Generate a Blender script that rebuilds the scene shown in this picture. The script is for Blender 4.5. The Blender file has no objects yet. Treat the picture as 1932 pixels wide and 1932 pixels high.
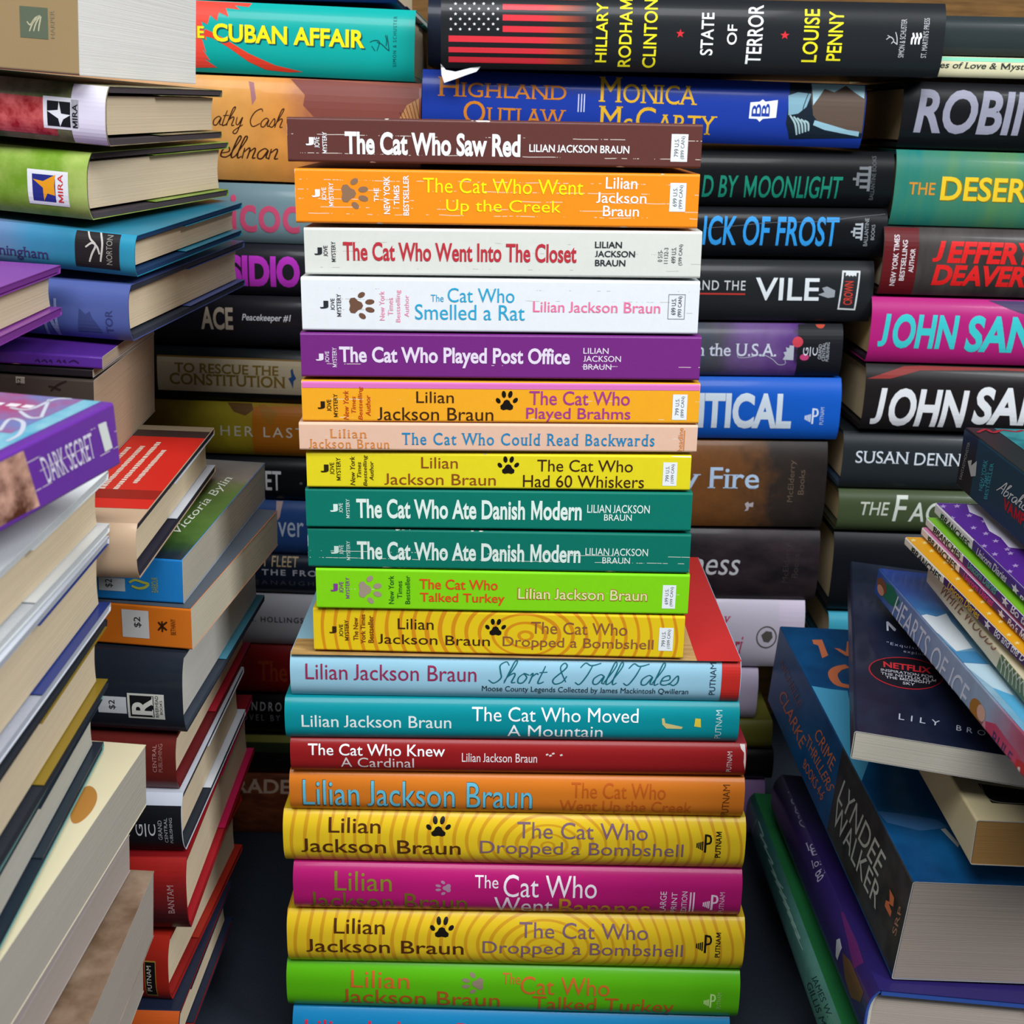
import bpy, bmesh, math, random, re
from mathutils import Matrix, Vector

# ------------------------------------------------------------------ camera, world, lights, exposure
S = bpy.context.scene
COL = S.collection
cam = bpy.data.cameras.new('camera'); cam.sensor_width = 36; cam.lens = 36 * 2400 / 1932; cam.clip_start = .01
co = bpy.data.objects.new('camera', cam); COL.objects.link(co)
PITCH, ROLL = math.radians(17.2), math.radians(1.1)
co.matrix_world = Matrix.Translation((0, 0, .463)) @ Matrix.Rotation(math.pi / 2 - PITCH, 4, 'X') @ Matrix.Rotation(ROLL, 4, 'Z')
S.camera = co
cam.dof.use_dof = True; cam.dof.focus_distance = .58; cam.dof.aperture_fstop = 20
S.view_settings.view_transform = 'Standard'; S.view_settings.look = 'None'; S.view_settings.gamma = 1
S.view_settings.exposure = .15
wd = bpy.data.worlds.new('room_light'); S.world = wd; wd.use_nodes = True
wd.node_tree.nodes['Background'].inputs[0].default_value = (.80, .90, 1, 1)
wd.node_tree.nodes['Background'].inputs[1].default_value = .15

def area(name, loc, aim, sx, sy, power, col):
    l = bpy.data.lights.new(name, 'AREA'); l.shape = 'RECTANGLE'; l.size = sx; l.size_y = sy; l.energy = power; l.color = col
    o = bpy.data.objects.new(name, l); COL.objects.link(o); o.location = loc
    o.rotation_euler = (Vector(aim) - Vector(loc)).to_track_quat('-Z', 'Y').to_euler()
    return o
area('ceiling_light', (-.05, -.22, 1.28), (0, .62, .3), .9, .45, 14.5, (.95, .98, 1))
area('window_light', (1.3, -.5, 1.5), (-.1, .6, .3), .7, .7, 33, (.94, .97, 1))

# ------------------------------------------------------------------ materials
def rgb(h):
    v = [int(h[i:i + 2], 16) / 255 for i in (1, 3, 5)]
    return tuple(c / 12.92 if c < .04045 else ((c + .055) / 1.055) ** 2.4 for c in v) + (1,)
MATS = {}
class NT:
    def __init__(s, name):
        s.m = bpy.data.materials.new(name); s.m.use_nodes = True; s.t = s.m.node_tree
        s.b = s.t.nodes['Principled BSDF']
    def n(s, kind, **k):
        q = s.t.nodes.new('ShaderNode' + kind)
        for a, v in k.items(): setattr(q, a, v)
        return q
    def l(s, a, b): s.t.links.new(a, b)
    def val(s, node, **k):
        for a, v in k.items(): node.inputs[a.replace('_', ' ')].default_value = v
        return node
    def coords(s, scale=(1, 1, 1)):
        t = s.n('TexCoord'); mp = s.n('Mapping'); mp.inputs['Scale'].default_value = scale
        s.l(t.outputs['Object'], mp.inputs[0]); return mp.outputs[0]
    def noise(s, co, scale, detail=4, rough=.55):
        q = s.n('TexNoise'); q.inputs['Scale'].default_value = scale; q.inputs['Detail'].default_value = detail; q.inputs['Roughness'].default_value = rough
        s.l(co, q.inputs['Vector']); return q.outputs['Fac']
    def math(s, op, a, b=None):
        q = s.n('Math', operation=op)
        for i, v in enumerate((a, b)):
            if v is None: continue
            if isinstance(v, (int, float)): q.inputs[i].default_value = v
            else: s.l(v, q.inputs[i])
        return q.outputs[0]
    def ramp(s, fac, stops):
        q = s.n('ValToRGB'); e = q.color_ramp.elements
        while len(e) < len(stops): e.new(.5)
        for el, (p, c) in zip(e, stops): el.position = p; el.color = rgb(c) if isinstance(c, str) else c
        s.l(fac, q.inputs[0]); return q.outputs[0]
    def mix(s, fac, a, b):
        q = s.n('Mix', data_type='RGBA')
        for i, v in ((0, fac), (6, a), (7, b)):
            if isinstance(v, str): q.inputs[i].default_value = rgb(v)
            elif isinstance(v, (int, float, tuple)): q.inputs[i].default_value = v
            else: s.l(v, q.inputs[i])
        return q.outputs[2]
def gloss(k, rough, coat=0.):
    k.b.inputs['Roughness'].default_value = rough; k.b.inputs['Coat Weight'].default_value = coat; k.b.inputs['Coat Roughness'].default_value = .08; k.b.inputs['Specular IOR Level'].default_value = .16

def ink(c):
    if ('ink', c) not in MATS:
        k = NT('print_ink'); k.b.inputs['Base Color'].default_value = rgb(c); gloss(k, .42); MATS['ink', c] = k.m
    return MATS['ink', c]
def board(c):
    if ('board', c) not in MATS:
        k = NT('board_cloth'); co_ = k.coords()
        k.l(k.mix(k.noise(co_, 900, 2), c, tuple(.8 * v for v in rgb(c)[:3]) + (1,)), k.b.inputs['Base Color']); gloss(k, .8); MATS['board', c] = k.m
    return MATS['board', c]
def pages(c, streak=1.):
    if ('pages', c) not in MATS:
        k = NT('page_edges'); f = k.noise(k.coords((5, 5, 1500)), 1, 3, .7); g = k.noise(k.coords((3, 3, 260)), 1, 2)
        d = tuple(.72 * v for v in rgb(c)[:3]) + (1,)
        k.l(k.mix(k.math('MULTIPLY', k.math('ADD', k.math('MULTIPLY', f, .65), k.math('MULTIPLY', g, .35)), .95), c, d), k.b.inputs['Base Color'])
        bp = k.n('Bump'); bp.inputs['Strength'].default_value = .35; bp.inputs['Distance'].default_value = .0006
        k.l(f, bp.inputs['Height']); k.l(bp.outputs[0], k.b.inputs['Normal']); gloss(k, .85); MATS['pages', c] = k.m
    return MATS['pages', c]
def paper(spec, L, T, coat=.12):
    """cover or jacket stock; the pattern belongs to the printed sheet"""
    key = (str(spec), round(L, 4) if spec[0] in ('grad', 'wear') else 0, round(T, 4) if spec[0] == 'wear' else 0)
    if key in MATS: return MATS[key]
    kind = spec[0]; k = NT('cover_stock'); base = None
    if kind == 'plain':
        n = k.noise(k.coords(), 26, 3); c = rgb(spec[1])
        base = k.mix(n, tuple(.93 * v for v in c[:3]) + (1,), tuple(min(1, 1.06 * v) for v in c[:3]) + (1,)); gloss(k, .34, coat)
    elif kind == 'noise':
        sc = spec[4] if len(spec) > 4 else (1, 1, 1)
        n = k.noise(k.coords(sc), spec[3], 6, .6); base = k.ramp(n, [(.36, spec[1]), (.64, spec[2])]); gloss(k, .36, coat)
    elif kind == 'grad':
        t = k.n('TexCoord'); sp = k.n('SeparateXYZ'); k.l(t.outputs['Object'], sp.inputs[0])
        ax = {'x': 0, 'y': 1, 'z': 2}[spec[1]]; ln = spec[4] if len(spec) > 4 else L
        u = k.math('DIVIDE', sp.outputs[ax], ln); n = k.noise(k.coords(), spec[3] * 2, 5, .6)
        u2 = k.math('ADD', u, k.math('MULTIPLY', k.math('SUBTRACT', n, .5), .22)); base = k.ramp(u2, spec[2])
        n2 = k.noise(k.coords((1, 1, 1)), spec[3] * 6, 4); base = k.mix(k.math('MULTIPLY', n2, .35), base, '#1c1814'); gloss(k, .36, coat)
    elif kind == 'rings':
        w = k.n('TexWave', wave_type='RINGS', rings_direction='SPHERICAL', wave_profile='SIN'); mp = k.n('Mapping'); t = k.n('TexCoord')
        mp.inputs['Location'].default_value = (-.43 * L, 0, -.5 * T); mp.inputs['Scale'].default_value = (.75, .0, 1.1)
        k.l(t.outputs['Object'], mp.inputs[0]); k.l(mp.outputs[0], w.inputs['Vector'])
        k.val(w, Scale=70., Distortion=5., Detail=1., Detail_Scale=.22)
        n = k.noise(k.coords((1, 0, 1)), 30, 2); th = k.math('ADD', w.outputs['Fac'], k.math('MULTIPLY', k.math('SUBTRACT', n, .5), .5))
        base = k.ramp(th, [(.78, spec[1]), (.9, spec[2])]); gloss(k, .34, coat)
    elif kind == 'wear':
        # worn paperback cover: chipped folds along both spine edges and broken crease lines
        t = k.n('TexCoord'); sp = k.n('SeparateXYZ'); k.l(t.outputs['Object'], sp.inputs[0]); X, Y, Z = sp.outputs
        n = k.noise(k.coords((1, 1, 1)), 260, 5, .7); nl = k.noise(k.coords((.35, .35, .35)), 120, 4, .6)
        ez = k.math('MINIMUM', Z, k.math('SUBTRACT', T, Z)); ex = k.math('MINIMUM', X, k.math('SUBTRACT', L, X))
        ed = k.math('MINIMUM', k.math('ADD', ez, k.math('MULTIPLY', Y, .6)), k.math('ADD', ex, k.math('MULTIPLY', Y, .3)))
        chip = k.math('LESS_THAN', ed, k.math('MULTIPLY', k.math('SUBTRACT', nl, .62 - .22 * spec[3]), .0042))
        tot = chip
        for i, c in enumerate(spec[2]):
            dz = k.math('ABSOLUTE', k.math('SUBTRACT', k.math('ADD', Z, k.math('MULTIPLY', k.math('SUBTRACT', k.noise(k.coords((1, 1, .2)), 24 + 5 * i, 3), .5), .0016)), T * c))
            cr = k.math('MULTIPLY', k.math('LESS_THAN', dz, .00011), k.math('GREATER_THAN', k.noise(k.coords((1, 0, .4)), 70 + 17 * i, 5, .75), .64 - .2 * spec[3]))
            cr = k.math('MULTIPLY', cr, k.math('LESS_THAN', Y, .0012)); tot = k.math('MAXIMUM', tot, cr)
        c = rgb(spec[1]); b0 = k.mix(n, tuple(.93 * v for v in c[:3]) + (1,), tuple(min(1, 1.05 * v) for v in c[:3]) + (1,))
        lum = .3 * c[0] + .6 * c[1] + .1 * c[2]
        base = k.mix(tot, b0, '#d8cfc4' if lum < .55 else '#a8a49c'); gloss(k, .4, coat)
    elif kind == 'fade':
        t = k.n('TexCoord'); sp = k.n('SeparateXYZ'); k.l(t.outputs['Object'], sp.inputs[0])
        base = k.ramp(k.math('DIVIDE', sp.outputs[0], L), [(.2, '#d83440'), (.235, '#b04a30'), (.29, '#2c2e32')]); gloss(k, .36, coat)
    k.l(base, k.b.inputs['Base Color']); MATS[key] = k.m
    return k.m

# ------------------------------------------------------------------ mesh helpers
def link(name, bm, mats, parent=None, smooth=False):
    me = bpy.data.meshes.new(name); bm.normal_update(); bm.to_mesh(me); bm.free()
    for m in (mats if isinstance(mats, list) else [mats]): me.materials.append(m)
    if smooth:
        for p in me.polygons: p.use_smooth = True
        me.set_sharp_from_angle(angle=math.radians(32))
    o = bpy.data.objects.new(name, me); COL.objects.link(o)
    if parent: o.parent = parent
    return o
def prism(bm, prof, x0, x1, mat=0):
    """closed yz outline swept along x, with end caps"""
    a = [bm.verts.new((x0, y, z)) for y, z in prof]; b = [bm.verts.new((x1, y, z)) for y, z in prof]; n = len(prof)
    fs = [bm.faces.new((a[i], a[(i + 1) % n], b[(i + 1) % n], b[i])) for i in range(n)]
    fs += [bm.faces.new(a[::-1]), bm.faces.new(b)]
    for f in fs: f.material_index = mat
    return fs
def shell(bm, path, th, x0, x1, mat=0):
    """a sheet of thickness th following an open yz path, swept along x"""
    P = [Vector(p) for p in path]; inn = []
    for i, p in enumerate(P):
        d0 = (P[i] - P[i - 1]).normalized() if i else None; d1 = (P[i + 1] - P[i]).normalized() if i < len(P) - 1 else None
        d0 = d0 or d1; d1 = d1 or d0; n0 = Vector((-d0.y, d0.x)); n1 = Vector((-d1.y, d1.x)); m = (n0 + n1)
        m = m.normalized() if m.length > 1e-6 else n0
        inn.append(p + m * th / max(.35, m.dot(n0)))
    fs = []
    rows = [[bm.verts.new((x, q.x, q.y)) for q in L_] for x in (x0, x1) for L_ in (P, inn)]
    a, ai, b, bi = rows
    for i in range(len(P) - 1):
        for q in ((a[i], a[i + 1], b[i + 1], b[i]), (ai[i + 1], ai[i], bi[i], bi[i + 1]), (a[i + 1], a[i], ai[i], ai[i + 1]), (b[i], b[i + 1], bi[i + 1], bi[i])):
            fs.append(bm.faces.new(q))
    fs.append(bm.faces.new((a[0], b[0], bi[0], ai[0]))); fs.append(bm.faces.new((b[-1], a[-1], ai[-1], bi[-1])))
    for f in fs: f.material_index = mat
    return fs
BULGE, POW, SEG = .005, 3.2, 20
def spine_y(z, T, B=BULGE): return B * abs(2 * z / T - 1) ** POW
def arc(T, B, n=SEG, inset=0., top_first=True):
    zs = [inset + (T - 2 * inset) * (.5 + .5 * math.cos(math.pi * i / n)) for i in range(n + 1)]
    if not top_first: zs = zs[::-1]
    return [(spine_y(z, T, B), z) for z in zs]

# ------------------------------------------------------------------ lettering
TXT = {}
def text_mesh(s, bold, shear, spacing, serif, cap1):
    key = (s, bold, shear, spacing, serif, cap1)
    if key in TXT: return TXT[key]
    verts, faces, x = [], [], 0.
    runs = [(s, 1.)]
    if cap1:                                  # large initial, small capitals after it
        runs = [(s[0], 1.), (s[1:], .74)]
        if s.startswith('Mc'): runs = [('M', 1.), ('c', .8), ('C', 1.), (s[3:], .74)]
    if ('J' in s or bold and 'M' in s) and not cap1: runs = [(p, 1.) for p in re.split('([MJ])' if bold else '(J)', s) if p]
    for r, size in runs:
        lead = len(r) - len(r.lstrip()); trail = len(r) - len(r.rstrip())
        if not r.strip(): x += .28 * len(r); continue
        c = bpy.data.curves.new('letters', 'FONT'); c.body = r; c.resolution_u = 4; c.offset = 0 if r == 'M' else bold; c.shear = shear; c.space_character = spacing; c.size = size
        o = bpy.data.objects.new('letters', c); COL.objects.link(o); bpy.context.view_layer.update()
        m = bpy.data.meshes.new_from_object(o.evaluated_get(bpy.context.evaluated_depsgraph_get()))
        bpy.data.objects.remove(o); bpy.data.curves.remove(c)
        n0 = len(verts); mx = max((v.co.x for v in m.vertices), default=0)
        if r == 'J':                          # the J stands on the line
            lo, hi = min(v.co.y for v in m.vertices), max(v.co.y for v in m.vertices)
            for v in m.vertices: v.co.y = -.015 + (v.co.y - lo) * (hi + .015) / (hi - lo)
        if bold and r == 'M':                 # a heavy capital M is drawn as one outline
            a0, a1 = min(v.co.x for v in m.vertices) - bold, max(v.co.x for v in m.vertices) + bold
            b0, b1 = min(v.co.y for v in m.vertices) - bold, max(v.co.y for v in m.vertices) + bold
            w, h, am = .085 + 2 * bold, b1 - b0, (a0 + a1) / 2; mx = a1
            ol = [(a0, b0), (a0, b1), (a0 + 1.15 * w, b1), (am, b0 + .40 * h), (a1 - 1.15 * w, b1), (a1, b1), (a1, b0), (a1 - w, b0), (a1 - w, b1 - .40 * h), (am, b0 + .02 * h), (a0 + w, b1 - .40 * h), (a0 + w, b0)]
            verts += [(p + x, q) for p, q in ol]; faces += [tuple(n0 + i for i in t) for t in ((0, 1, 10), (0, 10, 11), (1, 2, 10), (2, 3, 9), (2, 9, 10), (3, 4, 8), (3, 8, 9), (4, 5, 8), (5, 6, 8), (6, 7, 8))]
        else:
            verts += [(v.co.x + x, v.co.y) for v in m.vertices]; faces += [tuple(n0 + i for i in p.vertices) for p in m.polygons]
        if serif:
            cnt = {}
            for p in m.polygons:
                for e in p.edge_keys: cnt[e] = cnt.get(e, 0) + 1
            for (i, j), n in cnt.items():
                a, b = m.vertices[i].co, m.vertices[j].co; w = abs(a.x - b.x)
                if n == 1 and abs(a.y - b.y) < .004 and .03 < w < .2:
                    y = a.y; cx = (a.x + b.x) / 2; up = 1 if y < .2 else -1
                    if not any(abs(y - t * size) < .03 for t in (0, .485, .5, .52, .68, .7, .72, .74)): continue
                    h, t = w / 2 + .055, .035; n1 = len(verts)
                    verts += [(x + cx - h, y), (x + cx + h, y), (x + cx + h, y + up * t), (x + cx - h, y + up * t)]; faces.append((n1, n1 + 1, n1 + 2, n1 + 3))
        x += mx + .06 + .28 * trail; bpy.data.meshes.remove(m)
    TXT[key] = (verts, faces)
    return TXT[key]
GLYPH = {  # hand-written letters as pen strokes
 'a': (.5, [[(.42,.42),(.25,.5),(.06,.3),(.1,.05),(.28,.05),(.42,.42),(.42,.1),(.55,.05)]]),
 'b': (.46, [[(.1,.5),(.3,1),(.15,.9),(.08,.1),(.25,.02),(.4,.25),(.3,.45),(.12,.35)]]),
 'C': (.66, [[(.62,.85),(.5,1),(.2,.8),(.08,.35),(.3,.02),(.65,.2)]]),
 'e': (.42, [[(.05,.22),(.35,.3),(.3,.5),(.1,.4),(.08,.1),(.28,.03),(.45,.15)]]),
 'h': (.46, [[(0,.1),(.25,.95),(.15,1),(.08,.6),(.02,0)],[(.05,.3),(.25,.5),(.33,.4),(.3,.05),(.45,.05)]]),
 'l': (.25, [[(0,.1),(.25,.9),(.15,1),(.07,.3),(.12,.02),(.25,.1)]]),
 'm': (.58, [[(.03,.5),(.05,0)],[(.05,.3),(.2,.5),(.26,.4),(.25,0)],[(.26,.3),(.42,.5),(.48,.4),(.46,.05),(.58,.06)]]),
 'n': (.43, [[(.03,.5),(.05,0)],[(.05,.3),(.22,.5),(.3,.4),(.28,.05),(.42,.06)]]),
 'o': (.43, [[(.2,.5),(.05,.3),(.1,.04),(.28,.04),(.36,.3),(.2,.5),(.42,.42)]]),
 'r': (.35, [[(.03,.4),(.12,.5),(.1,0)],[(.1,.3),(.25,.5),(.34,.45)]]),
 's': (.34, [[(0,.05),(.2,.5),(.3,.2),(.2,.02),(.05,.08)]]),
 'S': (.62, [[(.6,.85),(.45,1),(.25,.85),(.35,.55),(.45,.25),(.25,0),(0,.15)]]),
 't': (.3, [[(.15,.85),(.08,.1),(.18,.02),(.3,.1)],[(0,.55),(.3,.58)]]),
 'T': (.62, [[(0,.8),(.15,1),(.4,.9),(.75,1)],[(.45,.93),(.35,.4),(.2,0),(0,.1)]]),
 'u': (.46, [[(.03,.5),(.05,.1),(.2,.04),(.32,.5),(.32,.1),(.45,.05)]]),
 'y': (.46, [[(.03,.5),(.06,.15),(.2,.1),(.33,.5),(.25,-.3),(.08,-.4),(.05,-.25),(.45,.1)]]),
 'A': (.6, [[(0,0),(.2,.4),(.45,1),(.5,0)],[(.12,.35),(.55,.4)]]),
 '&': (.7, [[(.6,.1),(.2,.75),(.3,.98),(.42,.8),(.08,.25),(.2,0),(.45,.1),(.55,.4)]]), ' ': (.26, [])}
def smooth_line(p, k=6):
    if len(p) < 3: return p
    o = []
    for i in range(len(p) - 1):
        a, b, c, d = p[max(i - 1, 0)], p[i], p[i + 1], p[min(i + 2, len(p) - 1)]
        for j in range(k):
            t = j / k
            o.append(tuple(.5 * (2 * b[q] + (c[q] - a[q]) * t + (2 * a[q] - 5 * b[q] + 4 * c[q] - d[q]) * t * t + (3 * b[q] - a[q] - 3 * c[q] + d[q]) * t ** 3) for q in (0, 1)))
    return o + [p[-1]]
def ribbon(line, w, verts, faces):
    n = len(line)
    for i, p in enumerate(line):
        a, b = line[max(i - 1, 0)], line[min(i + 1, n - 1)]; dx, dy = b[0] - a[0], b[1] - a[1]; l = math.hypot(dx, dy) or 1
        t = w * .5 * (.75 + .25 * min(1, 3 * i / n, 3 * (n - 1 - i) / n + .2))
        verts += [(p[0] - dy / l * t, p[1] + dx / l * t), (p[0] + dy / l * t, p[1] - dx / l * t)]
        if i: k = len(verts) - 4; faces.append((k, k + 1, k + 3, k + 2))
def script_mesh(s, w, sh):
    verts, faces, x = [], [], 0.
    for ch in s:
        adv, st = GLYPH[ch]
        for l in st: ribbon(smooth_line([(x + a + sh * b, b) for a, b in l]), w, verts, faces)
        x += adv
    return verts, faces
def disc(cx, cy, rx, ry, rot=0, n=18):
    return [(cx + rx * math.cos(t) * math.cos(rot) - ry * math.sin(t) * math.sin(rot), cy + rx * math.cos(t) * math.sin(rot) + ry * math.sin(t) * math.cos(rot)) for t in (2 * math.pi * i / n for i in range(n))]
def shape(kind):
    if kind == 'r': return [[(0, 0), (1, 0), (1, 1), (0, 1)]]
    if kind == 'star': return [[(.5 + .5 * r * math.sin(t), .5 + .5 * r * math.cos(t)) for r, t in ((1 if i % 2 == 0 else .42, math.pi * i / 5) for i in range(10))]]
    if kind == 'ell': return [disc(.5, .5, .5, .5, 0, 32)]
    if kind == 'paw': return [disc(.1, .5, .1, .15, .5), disc(.36, .82, .1, .18, .1), disc(.66, .82, .1, .18, -.2), disc(.9, .52, .1, .15, -.6),
                              [(.5, .56), (.62, .5), (.68, .36), (.8, .24), (.78, .08), (.66, .02), (.5, .06), (.34, .02), (.22, .08), (.2, .24), (.32, .36), (.38, .5)]]
    if kind == 'pawr': return [[(y, 1 - x) for x, y in p] for p in shape('paw')]
    if kind == 'pawl': return [[(1 - y, x) for x, y in p] for p in shape('paw')]
    if kind == 'put': return [[(.12 * i, .12 + .05 * (3 - i)), (.12 * i + .085, .12 + .05 * (3 - i)), (.12 * i + .085, .62 - .03 * (3 - i)), (.12 * i, .62 - .03 * (3 - i))] for i in range(4)] + \
                             [[(.52, 0), (.66, 0), (.66, 1), (.52, 1)], [(.66, 1), (.9, .96), (1, .8), (1, .62), (.9, .48), (.66, .44), (.66, .54), (.84, .58), (.88, .7), (.84, .86), (.66, .9)]]
    if kind == 'ring': return [[disc(.5, .5, .5, .5, 0, 32)[i], disc(.5, .5, .5, .5, 0, 32)[(i + 1) % 32], disc(.5, .5, .44, .44, 0, 32)[(i + 1) % 32], disc(.5, .5, .44, .44, 0, 32)[i]] for i in range(32)]
    if kind == 'frame': return [[(0, 0), (1, 0), (1, .02), (0, .02)], [(0, .98), (1, .98), (1, 1), (0, 1)], [(0, .02), (.03, .02), (.03, .98), (0, .98)], [(.97, .02), (1, .02), (1, .98), (.97, .98)]]
def tex(s, bold=0, rot=0, shear=0, spacing=1, serif=0, cap1=0, script=0, sh=.25):
    v, f = script_mesh(s, bold, sh) if script else text_mesh(s, bold, shear, spacing, serif, cap1)
    v = unit(v)
    if rot: v = [(1 - y, x) for x, y in v]
    return v, f
def polys(ps):
    v, f = [], []
    for p in ps: f.append(tuple(range(len(v), len(v) + len(p)))); v += p
    return v, f
def unit(v):
    x0, x1 = min(a for a, b in v), max(a for a, b in v); y0, y1 = min(b for a, b in v), max(b for a, b in v)
    return [((a - x0) / (x1 - x0 or 1), (b - y0) / (y1 - y0 or 1)) for a, b in v]

# ------------------------------------------------------------------ one book
NAME = {'pb': 'paperback_book', 'hc': 'hardcover_book'}
def book(kind, L, T, W, pose, cover, case, page, label, group, prints, flap=None):
    """local frame: x along the spine, y from spine to fore edge, z through the thickness"""
    root = bpy.data.objects.new(NAME[kind], None); root.empty_display_size = .02; COL.objects.link(root)
    root.location = pose[:3]; root.rotation_euler = (pose[4], pose[5], pose[3])
    root['label'] = label; root['category'] = 'book'; root['group'] = group
    cm = paper(cover, L, T)
    if kind == 'pb':
        r, th = min(.0011, T * .2), .00035
        path = [(W, T)] + [(r - r * math.sin(a), T - r + r * math.cos(a)) for a in [math.pi / 2 * i / 5 for i in range(6)]] + [(r - r * math.cos(a), r - r * math.sin(a)) for a in [math.pi / 2 * i / 5 for i in range(6)]] + [(W, 0)]
        bm = bmesh.new(); shell(bm, path, th, 0, L); bmesh.ops.recalc_face_normals(bm, faces=bm.faces)
        for f in bm.faces:
            if abs(f.normal.x) > .9 or f.calc_center_median().y > W - 1e-5: f.material_index = 1       # cut edge of the card
        cov = link('cover', bm, [cm, board('#c4beb4')], root)
        bm = bmesh.new(); i = th + .00003; prism(bm, [(r * .6, i), (W - .0003, i), (W - .0002, T * .5), (W - .0003, T - i), (r * .6, T - i)], .0002, L - .0002)
        bmesh.ops.recalc_face_normals(bm, faces=bm.faces); link('page_block', bm, pages(page), root)
    else:
        jt, bt = .00028, min(.0026, T * .13); B = min(BULGE, T * .17)
        # printed jacket with its flaps folded round the fore edge
        sp = arc(T, B)
        path = [(W - .085, T - bt - .0008), (W - .0006, T - bt - .0008), (W, T - bt * .5), (W - .0006, T)] + sp + [(W - .0006, 0), (W, bt * .5), (W - .0006, bt + .0008), (W - .085, bt + .0008)]
        bm = bmesh.new(); shell(bm, path, jt, 0, L); bmesh.ops.recalc_face_normals(bm, faces=bm.faces)
        for f in bm.faces:
            c = f.calc_center_median()
            if flap and (bt + .0002 < c.z < bt + .002 or T - bt - .002 < c.z < T - bt - .0002) and c.y > W - .09: f.material_index = 1
        mats = [cm] + ([paper(('plain', flap), L, T)] if flap else [])
        cov = link('dust_jacket', bm, mats, root, True)
        # boards and spine of the case
        bm = bmesh.new(); e = .0004; g = .0007
        for z0, z1 in ((jt + .00005, bt), (T - bt, T - jt - .00005)):
            prism(bm, [(B + .001, z0), (W - .001 - g, z0), (W - .001, (z0 + z1) / 2), (W - .001 - g, z1), (B + .001, z1)], e, L - e)
        zz = arc(T, B, 12, jt + .0001); shell(bm, [(y + jt + .0001, z) for y, z in zz], .0011, e, L - e)
        bmesh.ops.recalc_face_normals(bm, faces=bm.faces); link('case', bm, board(case), root)
        # page block: rounded back, hollow fore edge
        bm = bmesh.new(); z0, z1 = bt + jt + .0012, T - bt - jt - .0012; n = 10
        back = [(spine_y(z, T, B) + .0022, z) for z in [z0 + (z1 - z0) * i / n for i in range(n + 1)]]
        fore = [(W - .0045 - .002 * math.sin(math.pi * i / n), z1 - (z1 - z0) * i / n) for i in range(n + 1)]
        prism(bm, back + fore, .0035, L - .0035); bmesh.ops.recalc_face_normals(bm, faces=bm.faces); blk = link('page_block', bm, pages(page), root)
        bm = bmesh.new(); prism(bm, [(y - .0004, z) for y, z in back] + [(y + .0012, z) for y, z in back[::-1]], L - .0035, L - .0026)
        bmesh.ops.recalc_face_normals(bm, faces=bm.faces); link('headband', bm, board('#c8c4b8'), blk)
    # printed matter, grouped into one part per function
    parts = {}
    for it in prints: parts.setdefault(it[1], []).append(it)
    for pname, its in parts.items():
        out = bmesh.new(); mats = []
        for kd, _, face, lev, col, *a in its:
            mat = ink(col) if isinstance(col, str) else paper(col, L, T)
            if mat not in mats: mats.append(mat)
            mi = mats.index(mat); H = T if face == 'S' else W
            if kd == 't': q, s, st = a; v, f = tex(s, **st)
            elif kd == 's': q, s = a; v, f = polys(shape(s))
            elif kd == 'p': v, f = polys([[(x / 1e5, y / 1e5) for x, y in a[0]]]); q = None
            elif kd == 'k':
                v, f, q = [], [], None
                for l in a[0]: ribbon(smooth_line([(x / 1e5, y / 1e5) for x, y in l]), a[1] / 1e5, v, f)
            elif kd == 'i':     # lines of print too small to read
                u, v0, v1, h, seed, n = a; rn = random.Random(seed); v, f, q = [], [], None; t = v0
                while t < v1:
                    w = (v1 - v0) / n * rn.uniform(.5, 1.4); k = len(v); hh = h * rn.uniform(.75, 1)
                    v += [(L * (u - hh / 2), H * t), (L * (u + hh / 2), H * t), (L * (u + hh / 2), H * (t + w * .7)), (L * (u - hh / 2), H * (t + w * .7))]; f.append((k, k + 1, k + 2, k + 3)); t += w
            if q:
                tl, tr, br, bl = [(q[2 * i] / 1e5, q[2 * i + 1] / 1e5) for i in range(4)]
                v = [tuple((1 - y) * ((1 - x) * bl[c] + x * br[c]) + y * ((1 - x) * tl[c] + x * tr[c]) for c in (0, 1)) for x, y in v]
            bm = bmesh.new(); vs = [bm.verts.new((x, y, 0)) for x, y in v]
            for p in f:
                try: bm.faces.new([vs[i] for i in p])
                except ValueError: pass
            bmesh.ops.triangulate(bm, faces=[p for p in bm.faces if len(p.verts) > 4])
            m = .0003
            if pname != 'torn_paper':
                for pt, no in (((m, 0, 0), (-1, 0, 0)), ((L - m, 0, 0), (1, 0, 0)), ((0, m, 0), (0, -1, 0)), ((0, H - m, 0), (0, 1, 0))):
                    bmesh.ops.bisect_plane(bm, geom=bm.verts[:] + bm.edges[:] + bm.faces[:], plane_co=pt, plane_no=no, clear_outer=True)
            eps = .00007 + .00005 * lev
            if face == 'S':
                if kind == 'hc':
                    for _, z in arc(T, 1.)[1:-1]:
                        bmesh.ops.bisect_plane(bm, geom=bm.verts[:] + bm.edges[:] + bm.faces[:], plane_co=(0, z, 0), plane_no=(0, 1, 0))
                else:
                    for z in (r, T - r, r * .6, T - r * .6, r * .3, T - r * .3, r * .1, T - r * .1):
                        bmesh.ops.bisect_plane(bm, geom=bm.verts[:] + bm.edges[:] + bm.faces[:], plane_co=(0, z, 0), plane_no=(0, 1, 0))
                for w in bm.verts:
                    z = w.co.y; y = 0.
                    if kind == 'hc': y = spine_y(min(max(z, 0), T), T, B)
                    else: y = max(0, r - math.sqrt(max(0, r * r - max(0, r - z, z - (T - r)) ** 2))) if max(r - z, z - T + r) > 0 else 0
                    w.co = (w.co.x, y - eps, z)
            else:
                for w in bm.verts: w.co.z = T + eps
            me = bpy.data.meshes.new('tmp'); bm.to_mesh(me); bm.free(); n0 = len(out.faces); out.from_mesh(me); bpy.data.meshes.remove(me)
            out.faces.ensure_lookup_table()
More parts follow.
